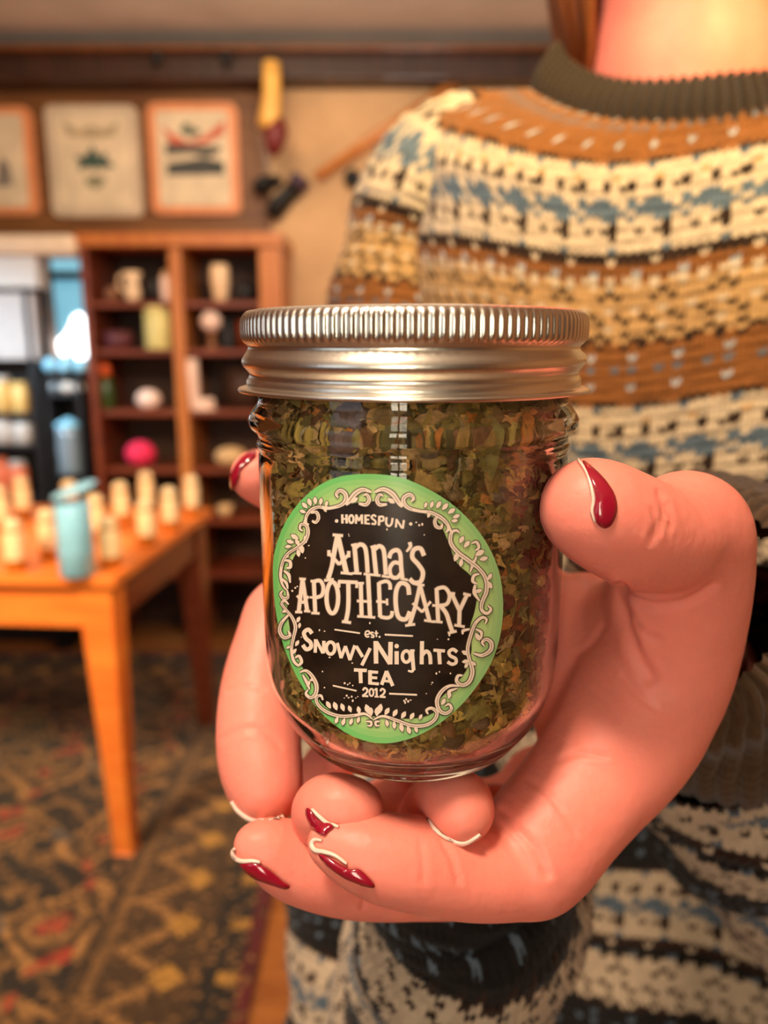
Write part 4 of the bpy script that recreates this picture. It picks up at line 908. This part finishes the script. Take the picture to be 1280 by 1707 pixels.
MIDDLE = [(970, 1140, .213, 66), (850, 1100, .227, 62), (700, 1060, .229, 60), (560, 1020, .227, 58), (475, 1015, .216, 54), (450, 1062, .207, 52), (436, 1130, .199, 60), (431, 1195, .191, 65), (433, 1260, .184, 66), (440, 1300, .179, 60), (446, 1318, .177, 52)]
INDEX = [(985, 1040, .212, 74), (900, 1010, .224, 64), (800, 950, .228, 58), (700, 900, .228, 54), (600, 860, .226, 52), (500, 820, .219, 48), (455, 802, .212, 46), (425, 792, .208, 40)]
WRIST = [(1110, 1040, .190, 78), (1125, 1060, .215, 78), (1160, 1120, .250, 84), (1235, 1270, .295, 84)]
def hand_one():
    allp = [W(a, b, y) for ch in (THUMB, THENAR, HYPO, PINKY, RING, MIDDLE, INDEX, WRIST) for a, b, y, r in ch]
    lo = np.min(allp, 0) - 0.022; hi = np.max(allp, 0) + 0.022
    f = Field(lo, hi, 0.00085); palm = f.S
    for ch, k in ((THENAR, .008), (HYPO, .008), (INNER, .007), (WEB, .006), (WRIST, .010)):
        P, R = PR(sm(ch, 2)); f.chain(palm, P, R, k)
    tot = palm
    for ch, k in ((THUMB, .0045), (INDEX, .004), (MIDDLE, .004)):
        fs = np.full(f.n, 0.03, np.float32); P, R = PR(sm(ch)); f.chain(fs, P, R, .0018); tot = smin(tot, fs, k)
    for ch, k in ((RING, .0016), (PINKY, .0009)):
        fs = np.full(f.n, 0.03, np.float32); P, R = PR(sm(ch)); f.chain(fs, P, R, .0018); tot = smin(tot, fs, k)
    f.S = tot; V, Fq = f.nets(); return relax(V, Fq, 6), Fq
C2 = [(610, 1420, .185, 52), (545, 1392, .166, 44), (532, 1352, .156, 43), (556, 1342, .152, 47), (588, 1346, .151, 42), (598, 1348, .151, 36)]
D2 = [(720, 1380, .200, 55), (722, 1350, .178, 48), (742, 1335, .162, 50), (764, 1340, .152, 52), (771, 1352, .149, 47)]
P2 = [(905, 1310, .228, 66), (890, 1370, .218, 62), (740, 1400, .212, 85), (610, 1420, .192, 60), (650, 1400, .210, 85), (740, 1400, .212, 85), (790, 1440, .240, 80), (760, 1560, .30, 80)]
def hand_two():
    allp = [W(a, b, y) for ch in (C2, D2, P2) for a, b, y, r in ch]
    f = Field(np.min(allp, 0) - 0.022, np.max(allp, 0) + 0.022, 0.00085)
    P, R = PR(sm(P2, 2)); f.chain(f.S, P, R, .008); tot = f.S
    for ch in (C2, D2, [(800, 1400, .215, 60), (830, 1370, .205, 48), (825, 1350, .190, 42)], [(640, 1400, .21, 60), (560, 1360, .225, 50), (540, 1300, .225, 44), (560, 1260, .220, 38)], [(700, 1390, .215, 60), (690, 1350, .222, 46), (690, 1300, .222, 42), (690, 1250, .219, 36)]):
        fs = np.full(f.n, 0.03, np.float32); P, R = PR(sm(ch)); f.chain(fs, P, R, .0018); tot = smin(tot, fs, .002)
    f.S = tot; V, Fq = f.nets(); return relax(V, Fq, 6), Fq
# arms of the sweater (metres, z relative to eye height)
E = lambda x, y, z: np.array([x, y, z + HC])
R_SH, R_EL = E(0.035, 0.555, 0.105), E(-0.015, 0.45, -0.46)
R_WR = W(760, 1560, .30); L_WR = W(1235, 1270, .295); L_EL = W(1500, 1600, .43); L_SH = E(0.375, 0.56, 0.10)
def torso_core():
    f = Field([-0.06, 0.26, HC - 0.62], [0.52, 0.70, HC + 0.47], 0.005); k = .02
    ch = lambda P, R, kk=k: f.chain(f.S, P, R, kk, 0.05)
    ch([E(.20, .56, .38), E(.20, .56, .30), E(.20, .572, .16), E(.20, .575, .10)], [.05, .056, .058, .066])           # neck
    ch([E(.20, .555, .36), E(.20, .560, .31)], [.082, .078]); ch([E(.20, .50, .275), E(.20, .53, .30)], [.035, .06]); ch([E(.20, .468, .325), E(.20, .462, .31)], [.010, .014], .01)
    ch([E(.09, .565, .09), E(.31, .565, .09)], [.05, .05]); ch([E(.13, .56, .04), E(.13, .56, -.58)], [.07, .075]); ch([E(.25, .56, .04), E(.25, .56, -.58)], [.075, .085])
    ch([E(.075, .56, .10), E(.042, .557, .07), E(.016, .555, .02), E(-.008, .532, -.15), E(-.013, .482, -.34), R_EL, R_WR], [.034, .034, .033, .032, .031, .030, .024], .005); ch([L_SH + (-.02, 0, -.02), L_EL, L_WR], [.034, .032, .024])
    f.S[:] = f.S; V, Fq = f.nets(); return relax(V, Fq, 4), Fq

h1, f1 = hand_one(); h2, f2 = hand_two(); tb, ft = torso_core()
# skin creases pressed into the hand
def creases(V, Fq):
    N = vnormals(V, Fq); view = V - np.array([0, 0, HC]); fac = (N * view).sum(1) < 0
    depth = V[:, 1] * math.cos(TH) - (V[:, 2] - HC) * math.sin(TH)
    X = 640 + V[:, 0] / depth * F; Y = 853.5 - (V[:, 1] * math.sin(TH) + (V[:, 2] - HC) * math.cos(TH)) / depth * F
    # (width px, depth mm, points)
    CR = [(6, .9, [(1034, 975), (1060, 1000), (1100, 1010), (1150, 1000), (1190, 975)]), (9, 1.0, [(1033, 985), (1045, 1040), (1062, 1090), (1085, 1130)]), (5, .45, [(1060, 1040), (1080, 1060), (1100, 1065)]),
          (5, .45, [(1098, 822), (1106, 850), (1100, 880), (1085, 905)]), (4, .35, [(1088, 850), (1093, 875), (1082, 895)]), (4, .35, [(1112, 840), (1118, 865), (1112, 890)]),
          (6, .6, [(836, 1352), (868, 1388), (895, 1420), (912, 1460)]), (5, .45, [(734, 1400), (752, 1430), (763, 1470)]), (5, .3, [(700, 1405), (706, 1440), (704, 1470)]),
          (5, .35, [(373, 1232), (395, 1218), (425, 1214), (450, 1226), (466, 1246)]), (4, .25, [(380, 1150), (410, 1143), (440, 1150)]),
          (5, .4, [(930, 1268), (965, 1255), (1010, 1262)]), (5, .4, [(1040, 1130), (1070, 1165), (1090, 1180)]), (4, .3, [(985, 1150), (1010, 1170), (1030, 1200)]), (5, .4, [(960, 1090), (985, 1075), (1005, 1045)]),
          (5, .5, [(598, 1478), (606, 1496), (604, 1512)]), (4, .35, [(590, 1480), (592, 1500)]), (5, .3, [(880, 1300), (920, 1330), (960, 1390)])]
    D = np.zeros(len(V))
    for w_, d_, P in CR:
        P = catmull(P, 5); best = np.full(len(V), 1e9)
        for a, b in zip(P[:-1], P[1:]):
            ab = b - a; t = np.clip(((X - a[0]) * ab[0] + (Y - a[1]) * ab[1]) / (ab @ ab + 1e-9), 0, 1)
            best = np.minimum(best, np.hypot(X - a[0] - t * ab[0], Y - a[1] - t * ab[1]))
        D += d_ * 0.001 * (np.exp(-(best / w_) ** 2) - 0.25 * np.exp(-((best - 2.2 * w_) / w_) ** 2))
    D *= fac
    return V - N * D[:, None]
h1 = creases(h1, f1)
m_skin = mat('skin', (0.89, 0.265, 0.195), 0.45, sss=0.30, var=0.10, vscale=45, bump=0.00022, bscale=420, spec=0.35)
V = np.vstack([h1, h2, tb]); Fq = np.vstack([f1, f2 + len(h1), ft + len(h1) + len(h2)])
mesh_np('body', V - PO, Fq, m_skin, person)

# ---- fingernails
bv = BVHTree.FromPolygons([tuple(p) for p in np.vstack([h1, h2])], [tuple(map(int, q)) for q in np.vstack([f1, f2 + len(h1)])])
m_nail = mat('dark_red_polish', (0.30, 0.006, 0.022), 0.18, coat=0.8); m_nailt = mat('nail_free_edge', (0.85, 0.62, 0.50), 0.35, coat=0.3)
def nail(name, polys, Yg, label):
    root = None
    def onskin(x, y, off, lift=0.0):
        q0 = Vector((0, 0, HC)); d = (Vector(W(x, y, 1.0)) - q0).normalized(); hit = bv.ray_cast(q0, d, 0.30); g = W(x, y, Yg)
        if hit[0] is not None and abs(hit[0].y - Yg) < 0.02: return np.array(hit[0] + hit[1] * (off * (1 + lift))) - PO
        near = bv.find_nearest(Vector(g)); return np.array(W(x, y, near[0].y - 0.0003)) - PO
    for kk, (m_, pts, off) in enumerate(polys):
        if m_ is m_nail:
            P = [np.array(p) for p in catmull(pts, 3, True)]; c = sum(P) / len(P); n = len(P); rings = 5; Vs = []
            for k in range(rings + 1):
                s = 1 - k / rings * 0.98
                for p in P:
                    x, y = c + (p - c) * s; Vs.append(onskin(x, y, off, 1.2 * (1 - s * s)))
            f = [(k * n + i, k * n + (i + 1) % n, (k + 1) * n + (i + 1) % n, (k + 1) * n + i) for k in range(rings) for i in range(n)]
            f.append(tuple(rings * n + i for i in range(n)))
        else:
            P = catmull(pts, 5); n = len(P); Vs = []; wd = off * np.sin(np.linspace(0.25, math.pi - 0.25, n)) ** 0.6
            for i in range(n):
                t = P[min(i + 1, n - 1)] - P[max(i - 1, 0)]; t = t / np.linalg.norm(t); q = np.array([-t[1], t[0]]) * wd[i] / 2
                for s in (1, 0, -1): Vs.append(onskin(*(P[i] + q * s), 0.0006 if s == 0 else 0.0002))
            f = [(3 * i + k, 3 * i + k + 1, 3 * i + k + 4, 3 * i + k + 3) for i in range(n - 1) for k in (0, 1)]
        nm = name if kk == 0 else 'nail_edge'
        o = mesh_np(nm, Vs, f, m_, person if root is None else root)
        so = o.modifiers.new('thick', 'SOLIDIFY'); so.thickness = 0.0003; so.offset = 0
        if root is None: root = o; o['label'] = label
Z9 = lambda L: [(340 + x / 3.556, 1100 + y / 3.556) for x, y in L]
Z3 = lambda L: [(340 + x / 2.065, 1180 + y / 2.065) for x, y in L]
Z4 = lambda L: [(820 + x / 2.083, 740 + y / 2.083) for x, y in L]
nail('fingernail', [(m_nail, Z4([(315, 66), (350, 88), (395, 135), (425, 185), (430, 235), (412, 280), (385, 290), (362, 270), (354, 232), (360, 190), (347, 140)]), .0004),
                    (m_nailt, Z4([(300, 60), (332, 108), (352, 190), (347, 232), (357, 270)]), 6)], .148, 'dark red thumb nail')
nail('fingernail', [(m_nail, Z9([(690, 1145), (730, 1160), (800, 1200), (870, 1238), (930, 1240), (1010, 1320), (1000, 1340), (940, 1325), (850, 1290), (760, 1230), (705, 1175)]), .0005),
                    (m_nailt, Z9([(705, 1072), (660, 1066), (642, 1092), (662, 1126), (720, 1138), (780, 1158), (850, 1206)]), 7.5)], .146, 'dark red nail of the little finger')
nail('fingernail', [(m_nail, Z9([(215, 1205), (290, 1195), (370, 1225), (440, 1280), (475, 1310), (510, 1335), (480, 1348), (400, 1322), (310, 1288), (240, 1244)]), .0005),
                    (m_nailt, Z9([(192, 1116), (168, 1138), (182, 1172), (230, 1190), (290, 1188), (335, 1196)]), 7.5)], .156, 'dark red nail of the ring finger')
nail('fingernail', [(m_nail, Z9([(618, 880), (640, 885), (665, 925), (710, 960), (770, 995), (740, 1022), (715, 1045), (660, 1010), (630, 960), (614, 915)]), .0005),
                    (m_nailt, Z9([(645, 882), (685, 925), (735, 965), (800, 996)]), 6.5)], .150, 'dark red nail under the left of the jar')
nail('fingernail', [(m_nailt, Z3([(772, 382), (795, 422), (850, 456), (900, 463), (948, 432)]), 6.5)], .148, 'unpainted nail edge under the jar')
nail('fingernail', [(m_nailt, Z9([(168, 836), (203, 893), (270, 942), (340, 962), (415, 958), (468, 918)]), 7.5)], .177, 'pale nail edge of the middle finger')
nail('fingernail', [(m_nail, [(385, 815), (385, 795), (396, 773), (413, 756), (424, 750), (426, 762), (411, 771), (400, 788), (393, 814)], .0003)], .206, 'dark red nail behind the left of the jar')

# ------------------------------------------------------------------ sweater
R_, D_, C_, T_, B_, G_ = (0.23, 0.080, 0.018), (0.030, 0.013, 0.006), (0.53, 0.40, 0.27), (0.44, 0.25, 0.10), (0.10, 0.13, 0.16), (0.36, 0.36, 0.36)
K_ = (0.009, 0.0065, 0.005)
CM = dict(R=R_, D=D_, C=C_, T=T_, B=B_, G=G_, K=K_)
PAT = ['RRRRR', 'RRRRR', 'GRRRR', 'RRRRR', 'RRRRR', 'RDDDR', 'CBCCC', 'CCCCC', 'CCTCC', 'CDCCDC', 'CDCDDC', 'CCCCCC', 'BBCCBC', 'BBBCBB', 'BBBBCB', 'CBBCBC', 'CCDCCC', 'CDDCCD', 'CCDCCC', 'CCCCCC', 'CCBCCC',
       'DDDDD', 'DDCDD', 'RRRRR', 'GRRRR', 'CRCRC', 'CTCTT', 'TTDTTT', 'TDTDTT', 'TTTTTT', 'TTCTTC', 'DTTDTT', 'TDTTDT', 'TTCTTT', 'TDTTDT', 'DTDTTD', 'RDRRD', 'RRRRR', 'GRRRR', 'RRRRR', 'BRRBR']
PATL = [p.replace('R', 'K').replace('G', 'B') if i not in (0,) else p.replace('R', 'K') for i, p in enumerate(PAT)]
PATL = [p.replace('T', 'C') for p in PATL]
def color_of(row, col, low, start=0):
    tab_w = 60
    def table(P):
        T = np.zeros((len(P), tab_w, 3))
        for i, p in enumerate(P):
            for j in range(tab_w): T[i, j] = CM[p[j % len(p)]]
        return T
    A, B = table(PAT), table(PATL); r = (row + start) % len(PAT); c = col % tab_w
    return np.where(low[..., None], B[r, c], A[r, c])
def knit(surf, nu, nv, su, sv, amp, low_fn, start=0, flip=False, plain=None, vshift=None):
    U = np.linspace(0, 1, nu * su + 1); Vv = np.linspace(0, 1, nv * sv + 1); UU, VV = np.meshgrid(U, Vv, indexing='ij')
    P = surf(UU, VV)
    du = np.gradient(P, axis=0); dv = np.gradient(P, axis=1); N = np.cross(du, dv); N /= np.maximum(np.linalg.norm(N, axis=-1, keepdims=True), 1e-12)
    if flip: N = -N
    def st(uu, vv):
        a = uu * nu; x = a % 1.0; m = np.abs(2 * x - 1); r = vv * nv + 0.62 * m; return a, x, r
    a, x, r = st(UU, VV); fr = r % 1.0
    h = (np.abs(np.sin(2 * np.pi * x)) ** 0.7) * (0.5 + 0.5 * np.sin(np.pi * fr) ** 0.6)
    jit = 0.85 + 0.3 * np.sin(np.floor(a) * 12.9898 + np.floor(r) * 78.233)
    P = P + N * (amp * h * jit)[..., None]
    n0, n1 = UU.shape; q = (np.arange(n0 - 1)[:, None] * n1 + np.arange(n1 - 1)[None])
    Fq = np.stack([q, q + n1, q + n1 + 1, q + 1], -1).reshape(-1, 4)
    uc = (UU[:-1, :-1] + UU[1:, 1:]) / 2; vc = (VV[:-1, :-1] + VV[1:, 1:]) / 2; a, x, r = st(uc, vc)
    col = np.floor(a + 1e-6).astype(int); row = np.floor(r).astype(int)
    Pc = (P[:-1, :-1] + P[1:, 1:]) / 2
    C = np.tile(np.array(plain), (*uc.shape, 1)) if plain is not None else color_of(row, col, low_fn(Pc), start)
    jc = 0.86 + 0.26 * (np.modf(np.abs(np.sin(col * 127.1 + row * 311.7)) * 43758.5)[0]); C = C * jc[..., None]
    if not flip: Fq = Fq[:, ::-1]
    return P.reshape(-1, 3), Fq[:, ::-1], C.reshape(-1, 3)
SEC = np.array([  # side z, front drop, half width, half depth, centre y
    (.168, .042, .098, .080, .552), (.165, .045, .120, .088, .554), (.158, .045, .150, .093, .556), (.146, .040, .172, .098, .557), (.118, .028, .184, .106, .557),
    (.065, .012, .187, .113, .557), (-.05, 0, .186, .120, .557), (-.20, 0, .186, .124, .557), (-.40, 0, .188, .128, .557), (-.62, 0, .19, .13, .557)])
_fy = SEC[:, 4] - SEC[:, 3]; _fz = SEC[:, 0] - SEC[:, 1]; ARC = np.concatenate([[0], np.cumsum(np.hypot(np.diff(_fy), np.diff(_fz)))])
def torso_surf(phi0, phi1):
    def s(U, V):
        t = V * ARC[-1]; z, dr, hw, hd, cy = [np.interp(t, ARC, SEC[:, i]) for i in range(5)]
        ph = phi0 + (phi1 - phi0) * U; sn = np.sin(ph); cs = np.cos(ph)
        sx = np.sign(sn) * np.abs(sn) ** 0.92; sy = np.sign(cs) * np.abs(cs) ** 0.80
        X = .20 + hw * sx; Y = cy - hd * sy; Z = z - dr * np.clip(cs, 0, 1) ** 0.8
        fold = 0.004 * np.sin(X * 38 + Z * 9) * np.clip((.14 - Z) / .1, 0, 1) + 0.006 * np.sin(X * 17 - Z * 21 + 1) * np.clip(-Z / .2, 0, 1)
        Y = Y - fold * np.clip(cs, 0, 1); Z = Z + 0.006 * np.sin(X * 30 + 1.0) - 0.30 * np.clip(X - 0.06, 0, 1) * np.clip((-.18 - Z) / .12, 0, 1)
        return np.stack([X, Y, Z + HC], -1)
    return s
nrow = int(ARC[-1] / 0.0033); p0, p1 = -math.radians(112), math.radians(60)
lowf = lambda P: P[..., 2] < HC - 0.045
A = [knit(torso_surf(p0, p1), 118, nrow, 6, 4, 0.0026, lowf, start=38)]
A.append(knit(torso_surf(p1, p0 + 2 * math.pi), 60, nrow // 2, 2, 2, 0.0, lowf))
def join(parts):
    V, Fq, C, n = [], [], [], 0
    for v, f, c in parts: V.append(v); Fq.append(f + n); C.append(c); n += len(v)
    return np.vstack(V), np.vstack(Fq), np.vstack(C)
m_wool = mat('wool_knit', rough=0.95, attr=True, bump=0.0004, bscale=700, sheen=0.15, spec=0.2)
V, Fq, C = join(A); swt = mesh_np('sweater', V - PO, Fq, m_wool, person, C)
# sleeves
def tube_surf(pts, rad, sq=1.0, tw=0.0):
    P = np.array(catmull(pts, 8)); rr = np.interp(np.linspace(0, 1, len(P)), np.linspace(0, 1, len(rad)), rad)
    s = np.concatenate([[0], np.cumsum(np.linalg.norm(np.diff(P, axis=0), axis=1))]); L = s[-1]
    T = np.gradient(P, axis=0); T /= np.linalg.norm(T, axis=1)[:, None]
    ref = np.array([0.0, -1.0, 0.25]); a = np.cross(T, ref); a /= np.linalg.norm(a, axis=1)[:, None]; b = np.cross(a, T)
    def S(U, V):
        t = V * L; g = lambda arr: np.stack([np.interp(t, s, arr[:, d]) for d in range(3)], -1)
        c, A_, B_ = g(P), g(a), g(b); r = np.interp(t, s, rr)
        th = U * 2 * math.pi + tw
        r = r * (1 + 0.05 * np.sin(th * 3 + t * 60) + 0.04 * np.sin(t * 110 + th))
        return c + A_ * (np.cos(th) * r)[..., None] + B_ * (np.sin(th) * r * sq)[..., None]
    return S, L
S, L = tube_surf([E(0.075, .560, .115), R_SH, E(0.012, .555, .03), E(-0.010, .53, -.15), E(-0.015, .48, -.34), R_EL], [.040, .046, .045, .046, .049, .052])
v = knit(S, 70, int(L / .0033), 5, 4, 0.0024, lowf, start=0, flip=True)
S2, L2 = tube_surf([R_EL + (0, 0.01, -0.01), R_EL + (0.035, -0.03, 0.0), (R_EL + R_WR) / 2 + (0.01, -0.01, -0.01), W(785, 1520, .262), W(770, 1440, .246), W(762, 1385, .243)], [.052, .054, .047, .042, .032, .027])
v2 = knit(S2, 70, int(L2 / .0033), 5, 4, 0.0024, lowf, start=6, flip=True)
V, Fq, C = join([v, v2]); mesh_np('sleeve', V - PO, Fq, m_wool, swt, C)
S, L = tube_surf([W(1195, 1110, .262), W(1235, 1230, .30), W(1330, 1400, .36), L_EL], [.047, .053, .056, .058])
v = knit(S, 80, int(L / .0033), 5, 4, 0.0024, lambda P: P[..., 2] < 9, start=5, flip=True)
S2, L2 = tube_surf([L_EL, L_SH], [.058, .055]); v2 = knit(S2, 40, 60, 2, 2, 0.0, lowf, flip=True)
V, Fq, C = join([v, v2]); sl = mesh_np('sleeve', V - PO, Fq, m_wool, swt, C)
# cuff: ribbed
def ribbed(S, nrib, nv, amp, col, name, parent, su=8, sv=3, flip=True):
    U = np.linspace(0, 1, nrib * su + 1); Vv = np.linspace(0, 1, nv * sv + 1); UU, VV = np.meshgrid(U, Vv, indexing='ij'); P = S(UU, VV)
    N = np.cross(np.gradient(P, axis=0), np.gradient(P, axis=1)); N /= np.maximum(np.linalg.norm(N, axis=-1, keepdims=True), 1e-12)
    if flip: N = -N
    x = (UU * nrib) % 1; h = np.sin(np.pi * x) ** 0.8 + 0.25 * np.abs(np.sin(np.pi * VV * nv))
    P = P + N * (amp * h)[..., None]; n0, n1 = UU.shape; q = (np.arange(n0 - 1)[:, None] * n1 + np.arange(n1 - 1)[None])
    Fq = np.stack([q, q + n1, q + n1 + 1, q + 1], -1).reshape(-1, 4)
    xc = (x[:-1, :-1] + x[1:, 1:]) / 2; C = np.array(col)[None, None] * (RNG.uniform(0.8, 1.2, xc.shape))[..., None]
    return mesh_np(name, P.reshape(-1, 3) - PO, Fq, m_wool, parent, C.reshape(-1, 3))
S, L = tube_surf([W(1150, 985, .206), W(1162, 1000, .217), W(1184, 1042, .240), W(1202, 1100, .266)], [.024, .039, .048, .049])
ribbed(S, 46, 16, 0.0022, (0.075, 0.040, 0.018), 'cuff', sl)
# collar
def collar_surf(U, V):
    ph = U * 2 * math.pi; sn, cs = np.sin(ph), np.cos(ph)
    hw = .100 - .016 * V + .004 * np.sin(np.pi * V); hd = .082 - .012 * V + .004 * np.sin(np.pi * V)
    z = .157 - .042 * np.clip(cs, 0, 1) ** .8 + .030 * V + 0.004 * np.sin(ph * 3 + 1) * V
    return np.stack([.20 + hw * sn, .552 - hd * cs, z + HC], -1)
ribbed(collar_surf, 84, 11, 0.0040, (0.034, 0.019, 0.010), 'collar', swt, flip=False)
# hair
m_hair = mat('auburn_hair', (0.26, 0.075, 0.018), 0.4, var=0.4, vscale=90, stretch=(1, 1, 0.1), bump=0.0006, bscale=500, coat=0.2)
mb = MB(); mb.ball((0, 0.035, .345), 0.098, sc=(0.95, 1.0, 1.12))
rs = random.Random(5)
for k in range(40):
    an = math.radians(-25 + 230 * k / 39); cx, cy = math.cos(an), math.sin(an)
    top = (0.085 * cx, 0.03 + 0.085 * cy, 0.33); mid = (0.082 * cx + rs.uniform(-.004, .004), 0.03 + 0.07 * cy, 0.25); low = (0.068 * cx + rs.uniform(-.006, .006), 0.035 + 0.065 * cy, 0.165 + rs.uniform(-.01, .02))
    mb.tube([top, mid, low], [0.010, 0.009, 0.003], 6)
vv = [(p[0], p[1], p[2] + HC) for p in mb.v]; mb.v = vv
mb.build('hair', m_hair, person, True)
